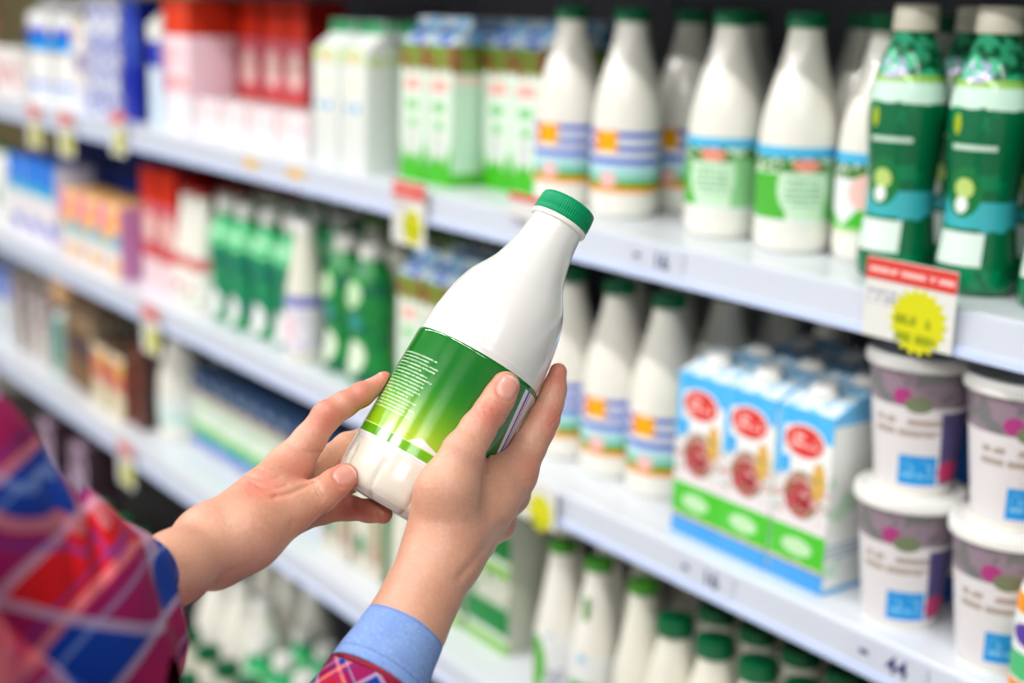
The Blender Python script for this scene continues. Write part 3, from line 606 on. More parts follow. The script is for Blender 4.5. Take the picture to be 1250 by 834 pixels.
grid(plain_bottle, [-1.86], [1.18, 1.26], S3, 'plain cream bottle beside the green butter boxes', 'third shelf', KB, 'cream bottles by the butter boxes')
grid(greenbox, [-1.76, -1.64], [1.22], S3, 'green and white butter box', 'third shelf', 'box', 'butter boxes on the third shelf', rot=0.0)
for i, x in enumerate((-1.76, -1.64)):
    put(greenbox, x, 1.22, S3 + 0.1205, f'green and white butter box stacked on top, {ORD[i]} from left, third shelf', 'box', 'butter boxes on the third shelf', 0.0)
put(plain_bottle, -1.53, 1.24, S3, 'plain cream bottle right of the butter boxes', KB)
put(leaf_bottle, -1.429, 1.15, S3, 'slim white kefir bottle with green leaf print beside green square bottle', KB, 'slim kefir bottles on the third shelf', 0.1)
put(square_bottle, -1.352, 1.15, S3, 'slim white kefir bottle with green stripe and green square print', KB, 'slim kefir bottles on the third shelf', 0.3)
put(plain_bottle, -1.262, 1.15, S3, 'plain cream kefir bottle right of the green stripe bottle', KB, 'slim kefir bottles on the third shelf', 0.1)
grid(leaf_bottle, [-1.43, -1.352], [1.235, 1.32, 1.405], S3, 'slim white kefir bottle', 'rear of third shelf', KB, 'slim kefir bottles on the third shelf')
grid(squat_bottle, [-1.190, -1.119, -1.048, -0.977, -0.906, -0.835], [1.14, 1.212, 1.284, 1.356], S3, 'cream kefir bottle with wide dark green cap', 'third shelf', KB, 'green-capped kefir bottles on the third shelf', jit=0.0004)

# chiller base
ZB = S4
grid(big_bottle, [-2.66, -2.55, -2.44], [1.20, 1.31], ZB, 'big white jug', 'on the chiller base', KB, 'white jugs on the chiller base')
grid(squat_bottle, [-2.46 + 0.085 * i for i in range(8)], [0.96, 1.045], ZB, 'green-capped kefir bottle', 'on the chiller base', KB, 'kefir bottles on the chiller base')
grid(small_green, [-2.33 + 0.088 * i for i in range(6)], [1.135, 1.225], ZB, 'teal green yogurt bottle', 'on the chiller base', KB, 'teal bottles on the chiller base')
grid(flower_bottle, [-3.14, -3.03, -2.92, -2.81], [1.12], ZB, 'green-capped milk bottle at the far end', 'of the chiller base', KB, 'milk bottles on the chiller base')
for i, x in enumerate((-3.62, -3.5, -3.38, -3.26)):
    for k in range(2 + (i % 2)):
        put(purple_pack, x, 1.15, ZB + k * 0.1305, f'purple cheese pack, {ORD[i]} stack of chiller base, {ORD[k]} from bottom', 'pack', 'purple packs on the chiller base', 0.0)

# ------------------------------------------------------------------ price tags
def price_tag(x, z, w, h, label, red=True, star=True, side=0.0, big=False, rot=0.0):
    y = YF - 0.0098
    o = link('price_tag', box_mesh('tag', -w / 2, w / 2, -0.0006, 0.0006, -h, 0, 0.0), tag_white, None, (x, y, z))
    o.rotation_euler = (0, rot, 0)
    tag(o, label, 'price tag', 'price tags on the shelf rails')
    if red: link('red_strip', box_mesh('rs', -w / 2, w / 2, -0.0012, -0.00061, -h * 0.27, -0.001), tag_red, o)
    if star:
        vs = [(w * 0.12, -0.0011, -h * 0.70)]; n = 36
        for i in range(n):
            r = w * (0.27 if i % 2 else 0.33); a = 2 * PI * i / n
            vs.append((w * 0.12 + r * math.cos(a), -0.0011, -h * 0.70 + r * 0.95 * math.sin(a)))
        m = len(vs); back = [(a, b + 0.0004, c) for a, b, c in vs]
        fs = [(0, i + 1, (i + 1) % n + 1) for i in range(n)]
        fs += [(i + 1, m + i + 1, m + (i + 1) % n + 1, (i + 1) % n + 1) for i in range(n)]
        fs = [f_ for f_ in fs]
        link('yellow_burst', mesh_from('yb', vs + back, fs, False), tag_yellow, o)
    link('clip', box_mesh('cl', -0.008, 0.008, 0.00061, 0.0036, -0.03, -0.002), cap_white, o)
    return o
tag_white = printed('tag_paper', srgb(222, 222, 218), [('txt', -0.05, 0.0, -0.045, -0.03, 160, srgb(150, 150, 170))])
tag_red = printed('tag_red_strip', srgb(214, 66, 58), [('txt', -0.05, 0.05, -0.018, -0.006, 110, srgb(240, 190, 185))])
tag_yellow = printed('tag_yellow', srgb(212, 210, 24), [('txt', -0.016, 0.035, -0.078, -0.05, 60, srgb(150, 160, 20))])
price_tag(-1.742, S1 + 0.012, 0.088, 0.092, 'white price tag with red strip and yellow burst below the meadow cartons')
price_tag(-0.846, S1 + 0.036, 0.106, 0.078, 'price tag with bright yellow burst below the dark green bottles')
price_tag(-1.455, S1 + 0.028, 0.08, 0.034, 'small red and white price tag below the sunflower bottles', star=False)
price_tag(-3.20, S1 + 0.005, 0.09, 0.10, 'price tag with yellow burst on top shelf rail, second from far end')
price_tag(-3.42, S1 + 0.005, 0.09, 0.10, 'price tag with yellow burst on top shelf rail, at the far end')
price_tag(-2.88, S1 + 0.03, 0.08, 0.09, 'price tag with crimson strip below the royal blue carton')
price_tag(-2.735, S2 - 0.002, 0.09, 0.10, 'price tag with yellow burst below the red carton of second shelf')
price_tag(-1.415, S2 + 0.006, 0.085, 0.058, 'olive yellow price tag below the second shelf sunflower bottles', red=False)
price_tag(-2.90, S3 + 0.0, 0.09, 0.10, 'price tag with yellow burst on the third shelf rail')
price_tag(-3.93, S3 + 0.0, 0.12, 0.10, 'yellow price tag at the far end of the third shelf', red=False)
sticker = plain('orange_sticker', srgb(232, 190, 110), 0.5)
for x, t in ((-2.275, 'left'), (-2.11, 'right')):
    o = link('rail_sticker', box_mesh('sk', -0.03, 0.03, -0.0006, 0.0006, -0.008, 0.008), sticker, None, (x, YF - 0.0022, S1 - 0.016))
    tag(o, f'orange sticker on the top rail below the red cartons, {t} one of two', 'sticker')
ink = plain('ink_blue', srgb(40, 48, 110), 0.5)
def rail_number(x, z, txt, label):
    o = link('rail_label', box_mesh('rl', -0.05, 0.05, -0.0003, 0.0003, -0.013, 0.013), rail_mat, None, (x, YF - 0.0024, z - 0.0195))
    tag(o, label, 'shelf label', 'number labels on the rails')
    for t, dx, s in (('-', -0.036, 0.044), (txt, 0.0, 0.027)):
        c = bpy.data.curves.new('number', 'FONT'); c.body = t; c.size = s; c.extrude = 0.0002; c.offset = 0.0003
        t_ = bpy.data.objects.new('t', c); me_ = bpy.data.meshes.new_from_object(t_); bpy.data.objects.remove(t_); bpy.data.curves.remove(c)
        f_ = link('number', me_, ink)
        f_.parent = o; f_.location = (dx, -0.0009, -0.0085); f_.rotation_euler = (PI / 2, 0, 0)
rail_number(-1.218, S1, '16', 'rail label reading 16 under the pale green label bottles')
rail_number(-1.105, S2, '16', 'rail label reading 16 under the red oval cartons')
rail_number(-0.838, S2, '44', 'rail label reading 44 under the yogurt tubs')
# ------------------------------------------------------------------ the bottle in the hands
PX = 1 / 1736.0
ax = np.array([0.494, 0.855, 0.156]); ax /= np.linalg.norm(ax)
O_cam = P(584, 441, 1.0)
Zw = RM @ ax
xr = np.array([0.866, -0.5, 0.0]); xr -= ax * xr.dot(ax); xr /= np.linalg.norm(xr)
Xw = RM @ xr; Yw = np.cross(Zw, Xw)
BM = Matrix([[Xw[i], Yw[i], Zw[i]] for i in range(3)]).to_4x4()
BM.translation = Vector(c2w(O_cam))
K = PX / 0.988
# (radius px, station px)  station 0 is the top edge of the label
hp = [(40, -205), (55, -207), (66, -206), (74, -202), (80.5, -193), (83.2, -180), (83.6, -165), (83.4, -150), (83.0, -143), (82.8, -120), (82.4, -80), (82.0, -40), (81.8, 0),
      (81.9, 6), (81.4, 10), (80.6, 22), (78.8, 38), (76.4, 54), (72.2, 74), (66.8, 90), (61.4, 101), (54.0, 113), (47.6, 125), (42.6, 140), (38.8, 155), (36.2, 168), (34.6, 182), (33.6, 194), (33.4, 199)]
hp_m = [(r * PX, s * K) for r, s in hp]
S_ = [s for r, s in hp_m]; R_ = [r for r, s in hp_m]
def flute(r, z, a):
    s = z / K
    w = max(0.0, 1 - abs((s + 183) / 26.0) ** 2) if s > -209 else 0
    g = abs(math.sin(a * 5 + 0.62)); groove = max(0.0, 1 - g / 0.30) ** 1.5
    w2 = max(0.0, min(1.0, (-s - 198) / 6.0))
    return r * (1 - 0.045 * w * groove - 0.10 * w2 * groove)
fine = rprof(hp_m, 6)
body_m = Mat('held_bottle_plastic', 0.2, coat=0.6); bx_, by_, bz_ = body_m.xyz()
body_m.base(srgb(226, 226, 222))
body_m.paint((bz_ < -148 * K), srgb(222, 217, 202))
body_m.paint((bz_ < -199.5 * K) * 0.7, srgb(196, 192, 186))
body_m.bump(body_m.noise(55, 2), 0.10, 0.0012)
hb = link('milk_bottle', lathe('held', fine, 160, flute), body_m.done())
hb.matrix_world = BM
tag(hb, 'white milk bottle with green label and green cap held in both hands', 'bottle')
# the ring under the cap
link('neck_ring', lathe('ring', [(33.2 * PX, 193 * K), (36.6 * PX, 194 * K), (37.6 * PX, 196.5 * K), (37.4 * PX, 199.2 * K), (33.5 * PX, 199.6 * K)], 96), bottle_white, hb)
capm = Mat('held_cap_green', 0.4, spec=0.15); capm.base(srgb(0, 142, 92)); cap_held_m = capm.done()
n = 96
def capmod(r, z, a):
    return r * (1 + 0.012 * math.cos(a * 72)) if z > 203.5 * K and z < 221 * K and r > 33 * PX else r
link('cap', lathe('heldcap', [(30 * PX, 199.9 * K), (36.2 * PX, 200 * K), (36.9 * PX, 201 * K), (36.9 * PX, 207.5 * K), (36.2 * PX, 208.2 * K), (36.2 * PX, 209.2 * K), (36.7 * PX, 210 * K),
    (36.3 * PX, 221 * K), (35.6 * PX, 223.8 * K), (33.5 * PX, 225.4 * K), (28 * PX, 225.8 * K), (10 * PX, 225.9 * K)], 384, capmod), cap_held_m, hb)
# label sleeve, with its own wrap coordinates: u degrees from the front, v px along
def sleeve(name, s0, s1, extra, na=192, nz=60):
    vs, fs, uv = [], [], []
    zs = [s0 + (s1 - s0) * j / nz for j in range(nz + 1)]
    def rad(s): return float(np.interp(s * K, S_, R_)) + extra
    for j, s in enumerate(zs):
        e = 0.0 if 0 < j < nz else -extra - 0.0002
        for i in range(na + 1):
            a = -PI + 2 * PI * i / na           # 0 = front (-Y), + to the right (+X)
            r = rad(s) + e
            vs.append((r * math.sin(a), -r * math.cos(a), s * K)); uv.append((math.degrees(a), s))
    for j in range(nz):
        for i in range(na):
            q0 = j * (na + 1) + i; fs.append((q0, q0 + 1, q0 + na + 2, q0 + na + 1))
    me = mesh_from(name, vs, fs)
    l = me.uv_layers.new(name='wrap')
    idx = np.empty(len(me.loops), dtype=np.int32); me.loops.foreach_get('vertex_index', idx)
    l.data.foreach_set('uv', np.array(uv, dtype=np.float32)[idx].ravel())
    return me
lm = Mat('held_label_print', 0.15, coat=0.3)
uvn = lm.nt.nodes.new('ShaderNodeUVMap'); uvn.uv_map = 'wrap'
sep = lm.nt.nodes.new('ShaderNodeSeparateXYZ'); lm.nt.links.new(uvn.outputs[0], sep.inputs[0])
u = E(lm.nt, sep.outputs[0]); v = E(lm.nt, sep.outputs[1])
lm.base(srgb(0, 112, 26))
left = 1.0 - (u - 5).ramp(0, 42)
lm.paint((v * -1.0).ramp(30, 95) * left, srgb(44, 140, 18))
lm.paint((v * -1.0).ramp(62, 130) * left, srgb(136, 186, 20))
lm.paint((v * -1.0).ramp(95, 132) * left * (1.0 - (u + 12).abs().ramp(0, 40)) * 0.6, srgb(196, 214, 60))
# white hill and the bottom bands
hill = (v + 131.0) < ((u + 18.0) * 1.05).min(11.0 - (u + 7.5) * 0.42)
lm.paint(hill * (u > -20.0) * (u < 20.0), srgb(226, 226, 232))
lm.paint(v < -129.5, srgb(206, 226, 130))
lm.paint(v < -131.0, srgb(104, 178, 6))
lm.paint((v < -131.0) * (u < -20.0), srgb(86, 160, 4))
lm.paint(v < -142.0, srgb(236, 234, 240))
# white panel with a blue stripe round the right side
edge = (v * -1.0) * 0.12 + 52.0
panel = (u > edge) * (v < -7.0) * (v > -120.0)
lm.paint(panel, srgb(232, 230, 236))
lm.paint(panel * ((u - edge - 7.0).abs() < 1.6), srgb(40, 84, 190))
lm.paint(panel * ((u - edge - 11.0).abs() < 0.6), srgb(60, 110, 200))
# small print on the left
row = ((v * -1.0 - 33.0) / 4.25)
rn = row._m('FLOOR')
wn = lm.nt.nodes.new('ShaderNodeTexWhiteNoise'); wn.noise_dimensions = '1D'; lm.nt.links.new(rn.k, wn.inputs['W'])
rend = E(lm.nt, wn.outputs['Value'])
cmb = lm.nt.nodes.new('ShaderNodeCombineXYZ'); lm.nt.links.new((u * 0.62).k, cmb.inputs[0]); lm.nt.links.new((rn * 7.31).k, cmb.inputs[1]); lm.nt.links.new((row * 1.6).k, cmb.inputs[2])
tn = lm.noise(1.9, 2, cmb.outputs[0])
txt = ((row.fract() - 0.5).abs() < 0.23) * (tn > 0.47) * (v < -33.0) * (v > -109.0) * (u > -76.0) * (u < (rend * 16.0 - 38.0))
lm.paint(txt * 0.75, srgb(214, 232, 206))
wr = lm.noise(1.0, 3, None, (34, 34, 10))
wr2 = lm.noise(1.0, 2, None, (120, 120, 60))
lm.bump(wr + wr2 * 0.10, 0.30, 0.0016)
lab_o = link('label', sleeve('label', -146.5, 0.0, 0.0005), lm.done(), hb)

# ------------------------------------------------------------------ skin by implicit surfaces
def b_local(p):
    """eye-space points -> (radial distance, station) of the held bottle"""
    q = p - O_cam
    s = q @ ax
    r2 = (q * q).sum(-1) - s * s
    return np.sqrt(np.maximum(r2, 0)), s

class Field:
    def __init__(s, lo, hi, h):
        s.lo, s.h = np.array(lo), h
        s.n = np.ceil((np.array(hi) - s.lo) / h).astype(int) + 1
        s.F = np.full(s.n, 0.03, np.float32)
    def sub(s, lo, hi):
        a = np.clip(np.floor((np.array(lo) - s.lo) / s.h).astype(int), 0, s.n - 1)
        b = np.clip(np.ceil((np.array(hi) - s.lo) / s.h).astype(int) + 1, 1, s.n)
        return tuple(slice(i, j) for i, j in zip(a, b))
    def pts(s, sl):
        g = [s.lo[k] + s.h * np.arange(sl[k].start, sl[k].stop) for k in range(3)]
        X, Y, Z = np.meshgrid(*g, indexing='ij')
        return np.stack([X, Y, Z], -1).astype(np.float32)

def smin(a, b, k):
    hh = np.maximum(k - np.abs(a - b), 0) / k
    return np.minimum(a, b) - hh * hh * k * 0.25

def cone_d(p, a, b, ra, rb):
    a = a.astype(np.float32); b = b.astype(np.float32)
    ab = b - a; t = np.clip(((p - a) @ ab) / (ab @ ab), 0, 1)
    q = p - a - t[..., None] * ab
    t2 = t * t * (3 - 2 * t) * 0.3 + t * 0.7
    return np.sqrt((q * q).sum(-1)) - (ra + (rb - ra) * t2)

def ell_d(p, c, A, rad):
    q = ((p - c.astype(np.float32)) @ A.T.astype(np.float32)) / np.array(rad, np.float32)
    l = np.sqrt((q * q).sum(-1)) + 1e-6
    return (l - 1) * l * float(min(rad)) / np.maximum(l, 0.6) * 1.0

def stamp(fld, target, prims, k):
    """union cones [(a,b,ra,rb)] into target with blend k"""
    for (a, b, ra, rb) in prims:
        m = max(ra, rb) + 0.022
        sl = fld.sub(np.minimum(a, b) - m, np.maximum(a, b) + m)
        p = fld.pts(sl)
        target[sl] = smin(target[sl], cone_d(p, a, b, ra, rb), k)

def chain(*j):
    """joints (px, py, depth, radius px) -> cones"""
    out = []
    for (a, b) in zip(j, j[1:]):
        out.append((P(*a[:3]), P(*b[:3]), a[3] * PX * a[2], b[3] * PX * b[2]))
    return out

def surface_nets(F, lo, h):
    S = F < 0
    c = [S[i:S.shape[0] - 1 + i, j:S.shape[1] - 1 + j, k:S.shape[2] - 1 + k] for i in (0, 1) for j in (0, 1) for k in (0, 1)]
    cnt = sum(x.astype(np.int8) for x in c)
    act = (cnt > 0) & (cnt < 8)
    I = np.argwhere(act)
    offs = np.array([(i, j, k) for i in (0, 1) for j in (0, 1) for k in (0, 1)])
    vals = np.stack([F[I[:, 0] + o[0], I[:, 1] + o[1], I[:, 2] + o[2]] for o in offs], 1).astype(np.float64)
    edges = [(a, b) for a in range(8) for b in range(a + 1, 8) if np.abs(offs[a] - offs[b]).sum() == 1]
    acc = np.zeros((len(I), 3)); w = np.zeros(len(I))
    for a, b in edges:
        va, vb = vals[:, a], vals[:, b]
        m = (va < 0) != (vb < 0)
        t = np.where(m, va / np.where(np.abs(va - vb) < 1e-12, 1, va - vb), 0)
        pt = offs[a] + t[:, None] * (offs[b] - offs[a])
        acc += pt * m[:, None]; w += m
    V = (I + acc / w[:, None]) * h + lo
    idm = np.full(act.shape, -1, np.int64); idm[tuple(I.T)] = np.arange(len(I))
    Q = []
    for axis in range(3):
        sl0 = [slice(None)] * 3; sl1 = [slice(None)] * 3
        sl0[axis] = slice(0, -1); sl1[axis] = slice(1, None)
        A, B = S[tuple(sl0)], S[tuple(sl1)]
        J = np.argwhere(A != B)
        u_, v_ = [(1, 2), (2, 0), (0, 1)][axis]
        ok = (J[:, u_] > 0) & (J[:, v_] > 0) & (J[:, u_] < F.shape[u_] - 1) & (J[:, v_] < F.shape[v_] - 1)
        J = J[ok]
        inside = A[tuple(J.T)]
        q = []
        for du, dv in ((-1, -1), (0, -1), (0, 0), (-1, 0)):
            K_ = J.copy(); K_[:, u_] += du; K_[:, v_] += dv
            q.append(idm[tuple(K_.T)])
        q = np.stack(q, 1); q[~inside] = q[~inside][:, ::-1]
        Q.append(q)
    return V, np.concatenate(Q)

def relax(V, Q, it=2, lam=0.5):
    e = np.concatenate([Q[:, [0, 1]], Q[:, [1, 2]], Q[:, [2, 3]], Q[:, [3, 0]]])
    for _ in range(it):
        acc = np.zeros_like(V); cn = np.zeros(len(V))
        for c in range(3):
            acc[:, c] = np.bincount(e[:, 0], V[e[:, 1], c], len(V)) + np.bincount(e[:, 1], V[e[:, 0], c], len(V))
        cn = np.bincount(e[:, 0], minlength=len(V)) + np.bincount(e[:, 1], minlength=len(V))
        V = V + lam * (acc / np.maximum(cn, 1)[:, None] - V)
    return V
def px_of(p):
    return 625 + 1736 * p[..., 0] / p[..., 2], 417 - 1736 * p[..., 1] / p[..., 2]

def build_skin(lo, hi, h, palm, fingers, creases, nails, bulges=(), carve=True, kp=0.011):
    f = Field(lo, hi, h)
    Pm = f.F
    stamp(f, Pm, palm, kp)
    R = Pm.copy()
    for fg in fingers:
        m = 0.028
        pts_ = np.array([x for c in fg for x in c[:2]])
        sl = f.sub(pts_.min(0) - m, pts_.max(0) + m)
        T = np.full(f.n, 0.03, np.float32) if False else None
        g = Field.__new__(Field); g.h = h; g.lo = f.lo + h * np.array([s.start for s in sl]); g.n = np.array([s.stop - s.start for s in sl]); g.F = np.full(g.n, 0.03, np.float32)
        stamp(g, g.F, fg, 0.004)
        R[sl] = np.minimum(R[sl], smin(Pm[sl], g.F, 0.010))
    for (c, r, amt) in bulges:            # soft swelling or hollow
        sl = f.sub(c - 2 * r, c + 2 * r); p = f.pts(sl)
        d2 = ((p - c) ** 2).sum(-1)
        R[sl] -= (amt * np.exp(-d2 / (r * r))).astype(np.float32)
    for (poly, depth, width, d0, d1) in creases:
        pa = [P(x, y, 0.5 * (d0 + d1)) for x, y in poly]
        mn = np.min([P(x, y, dd) for x, y in poly for dd in (d0, d1)], 0) - 0.01; mx = np.max([P(x, y, dd) for x, y in poly for dd in (d0, d1)], 0) + 0.01
        sl = f.sub(mn, mx); p = f.pts(sl)
        X, Y = px_of(p); best = np.full(X.shape, 1e9, np.float32)
        for (x0, y0), (x1, y1) in zip(poly, poly[1:]):
            dx, dy = x1 - x0, y1 - y0; t = np.clip(((X - x0) * dx + (Y - y0) * dy) / (dx * dx + dy * dy), 0, 1)
            best = np.minimum(best, (X - x0 - t * dx) ** 2 + (Y - y0 - t * dy) ** 2)
        R[sl] += (depth * np.exp(-best / (width * width))).astype(np.float32)
    nl = []
    for (c, a, nn, L, W, r) in nails:      # c: axis point, a: towards the tip, nn: outward
        a = a / np.linalg.norm(a); nn = nn - a * nn.dot(a); nn /= np.linalg.norm(nn); b = np.cross(a, nn)
        s = c + nn * r
        nl.append((s, a, b, nn, L, W))
        sl = f.sub(s - 0.018, s + 0.018); p = f.pts(sl) - s
        x, y, z = p @ a, p @ b, p @ nn
        e = np.power(np.abs(x / L) ** 2.6 + np.abs(y / W) ** 2.6, 1 / 2.6)
        win = np.exp(-(z / 0.006) ** 2)
        R[sl] += (0.0012 * np.exp(-((e - 1.06) / 0.12) ** 2) * (x < L * 0.6) * win).astype(np.float32)
        # flatten the plate a little
        R[sl] += (0.00045 * np.clip(1.0 - e, 0, 1) * win * 0.8).astype(np.float32)
    if carve:
        p = f.pts(tuple(slice(0, n_) for n_ in f.n))
        q = p - O_cam.astype(np.float32); s = q @ ax.astype(np.float32)
        r = np.sqrt(np.maximum((q * q).sum(-1) - s * s, 0))
        rad = np.interp(s.ravel(), np.array(S_), np.array(R_) + 0.0008, left=0, right=0).reshape(s.shape).astype(np.float32)
        inside = np.maximum(r - rad, -(s - S_[0] + 0.001))
        R = np.maximum(R, -inside)
        del p, q, s, r, rad, inside
    V, Q = surface_nets(R, f.lo, h)
    V = relax(V, Q, 1, 0.4)
    return V, Q, nl

# ---------------- left hand of the shopper
L_palm = chain((90, 745, .80, 46), (150, 722, .83, 43), (212, 694, .86, 42), (262, 663, .895, 43), (352, 572, .955, 26)) \
    + chain((262, 663, .895, 43), (303, 654, .90, 37), (350, 625, .925, 27)) \
    + chain((250, 668, .90, 38), (368, 590, .982, 22)) + chain((250, 672, .91, 36), (368, 612, 1.0, 20)) + chain((248, 680, .905, 32), (356, 632, 1.0, 18)) \
    + chain((265, 697, .895, 18), (310, 672, .925, 24)) + chain((330, 600, .93, 22), (360, 590, .965, 20))
L_thumb = chain((303, 654, .90, 36), (350, 624, .925, 26.5), (372, 614, .932, 22), (391, 605, .937, 20.5), (408, 592, .944, 18.5), (420.5, 582.5, .949, 17.5))
L_index = chain((352, 572, .955, 25), (376, 539, .96, 19.8), (399, 507.5, .965, 17.8), (420, 494, .970, 15.8), (441, 482, .976, 14.4), (469, 464.5, .988, 11.3))
L_middle = chain((368, 590, .982, 22), (396, 565, 1.0, 17.5), (424, 545, 1.018, 16.5), (462, 530, 1.034, 14), (498, 520, 1.04, 12))
L_ring = chain((368, 612, 1.0, 19), (424, 588, 1.03, 15), (460, 578, 1.04, 13), (488, 573, 1.035, 11.5))
L_pinky = chain((356, 632, 1.0, 17.5), (392, 624, 1.008, 16), (426, 620, 1.01, 14.8), (450, 624, 1.006, 13.3), (468, 628, 1.0, 11.6))
L_creases = [([(306, 604), (322, 607), (336, 607)], .0006, 3.4, .86, .96), ([(334, 607), (352, 604), (370, 596), (384, 590)], .0014, 2.8, .86, .96),
             ([(384, 589), (387, 600), (393, 611)], .0010, 1.4, .88, .96), ([(389, 590), (391, 599), (397, 607)], .0009, 1.3, .88, .96), ([(378, 594), (383, 606), (388, 614)], .0004, 1.3, .88, .96),
             ([(306, 588), (320, 596), (336, 598), (350, 592)], .0007, 2.0, .86, .96), ([(300, 580), (318, 586), (334, 586), (344, 580)], .0005, 1.8, .86, .96), ([(312, 572), (330, 576), (346, 572)], .0005, 1.8, .86, .97),
             ([(352, 542), (364, 550), (378, 553), (390, 552)], .0006, 1.8, .90, .97),
             ([(410, 520), (402, 513), (398, 506)], .0006, 1.6, .92, .98), ([(415, 517), (406, 509)], .0004, 1.4, .92, .98),
             ([(436, 500), (434, 490)], .0004, 1.4, .92, .99), ([(386, 494), (392, 499)], .0003, 1.2, .92, .98),
             ([(262, 712), (274, 700), (290, 694)], .0006, 2.5, .84, .93), ([(340, 672), (350, 655), (356, 640)], .0005, 3, .86, 1.0)]
L_bulges = [(P(318, 590, .925), .016, .0012), (P(335, 560, .93), .010, .0008), (P(300, 640, .875), .02, .002), (P(398, 500, .955), .008, .0009)]
L_nails = [(P(417, 585.5, .947), P(420.5, 582.5, .949) - P(391, 605, .937), np.array([-0.02, 0.10, -1.0]), .0082, .0066, 18.0 * PX * .947),
           (P(459, 471, .984), P(469, 464.5, .988) - P(441, 482, .976), np.array([-0.45, 0.85, -0.25]), .0070, .0052, 12.4 * PX * .984)]
LV, LQ, LN = build_skin(np.array([-.335, -.20, .70]), np.array([-.055, -.01, 1.075]), HV, L_palm, [L_thumb, L_index, L_middle, L_ring, L_pinky], L_creases, L_nails, L_bulges)

# ---------------- right hand of the shopper
R_palm = chain((420, 895, .86, 50), (497, 763, .895, 46), (517, 722, .91, 43.5), (537, 682, .925, 42), (541, 640, .93, 38), (545, 600, .926, 35)) \
    + chain((537, 680, .925, 42), (600, 610, .965, 30), (628, 578, .985, 24.5)) + chain((540, 680, .93, 40), (622, 603, 1.004, 22)) \
    + chain((545, 682, .94, 36), (607, 638, 1.018, 19.5)) + chain((545, 684, .945, 34), (583, 663, 1.028, 19)) \
    + chain((506, 670, .955, 17), (545, 650, .985, 26)) + chain((555, 606, .94, 30), (616, 588, .98, 24)) + chain((582, 570, .955, 12), (606, 568, .975, 16))
R_thumb = chain((545, 600, .926, 35), (566, 553, .930, 26.8), (583, 524, .937, 21.5), (599, 502, .943, 19.8), (609, 486, .947, 19.0), (617, 471.5, .950, 18.2))
R_index = chain((628, 578, .985, 24.5), (645, 546, .992, 21.3), (656, 526, .996, 19.8), (664, 510, 1.0, 18.8), (671, 492, 1.003, 16.5), (676, 476, 1.006, 14.8), (681.3, 454, 1.01, 11))
R_middle = chain((622, 603, 1.004, 22), (638, 558, 1.035, 17), (612, 530, 1.044, 14.5), (586, 520, 1.045, 12.5))
R_ring = chain((607, 638, 1.018, 19.5), (620, 598, 1.048, 16), (594, 572, 1.05, 13.5), (570, 562, 1.04, 12))
R_pinky = chain((583, 663, 1.028, 19), (584, 628, 1.05, 14.5), (560, 612, 1.045, 12.5), (540, 602, 1.03, 10.5))
R_creases = [([(594, 491), (603, 497), (612, 506), (617, 510)], .0011, 1.4, .88, .97), ([(591, 496), (601, 502), (611, 511)], .0012, 1.5, .88, .97), ([(592, 503), (600, 509), (608, 515)], .0009, 1.4, .88, .97),
             ([(599, 487), (609, 493), (619, 500)], .0004, 1.3, .88, .97), ([(595, 552), (594.5, 562), (593.5, 577)], .0018, 2.0, .88, 1.0), ([(601, 558), (612, 554), (620, 550)], .0006, 1.8, .92, 1.0),
             ([(672, 520), (678, 514), (682, 508)], .0010, 1.5, .96, 1.02), ([(670, 515), (676, 509), (681, 502)], .0005, 1.4, .96, 1.02), ([(675, 524), (681, 517)], .0004, 1.4, .96, 1.02),
             ([(638, 533), (648, 541), (656, 543)], .0003, 1.6, .95, 1.0), ([(628, 592), (640, 588), (648, 586)], .0005, 2.4, .93, 1.02),
             ([(560, 706), (590, 670), (612, 640)], .0012, 5, .90, 1.02)]
R_bulges = [(P(638, 580, .97), .010, .0012), (P(675, 514, .99), .006, .0010), (P(600, 500, .93), .008, .0007), (P(633, 604, .985), .008, .0010), (P(618, 638, 1.0), .008, .0010),
            (P(520, 610, .91), .016, .0015), (P(590, 630, .945), .014, -.0012)]
R_nails = [(P(615, 475.5, .949), P(617, 471.5, .950) - P(599, 502, .943), np.array([0.36, 0.16, -1.0]), .0084, .0068, 18.6 * PX * .949)]
RV, RQ, RN = build_skin(np.array([-.13, -.245, .83]), np.array([.045, -.012, 1.075]), HV, R_palm, [R_thumb, R_index, R_middle, R_ring, R_pinky], R_creases, R_nails, R_bulges)

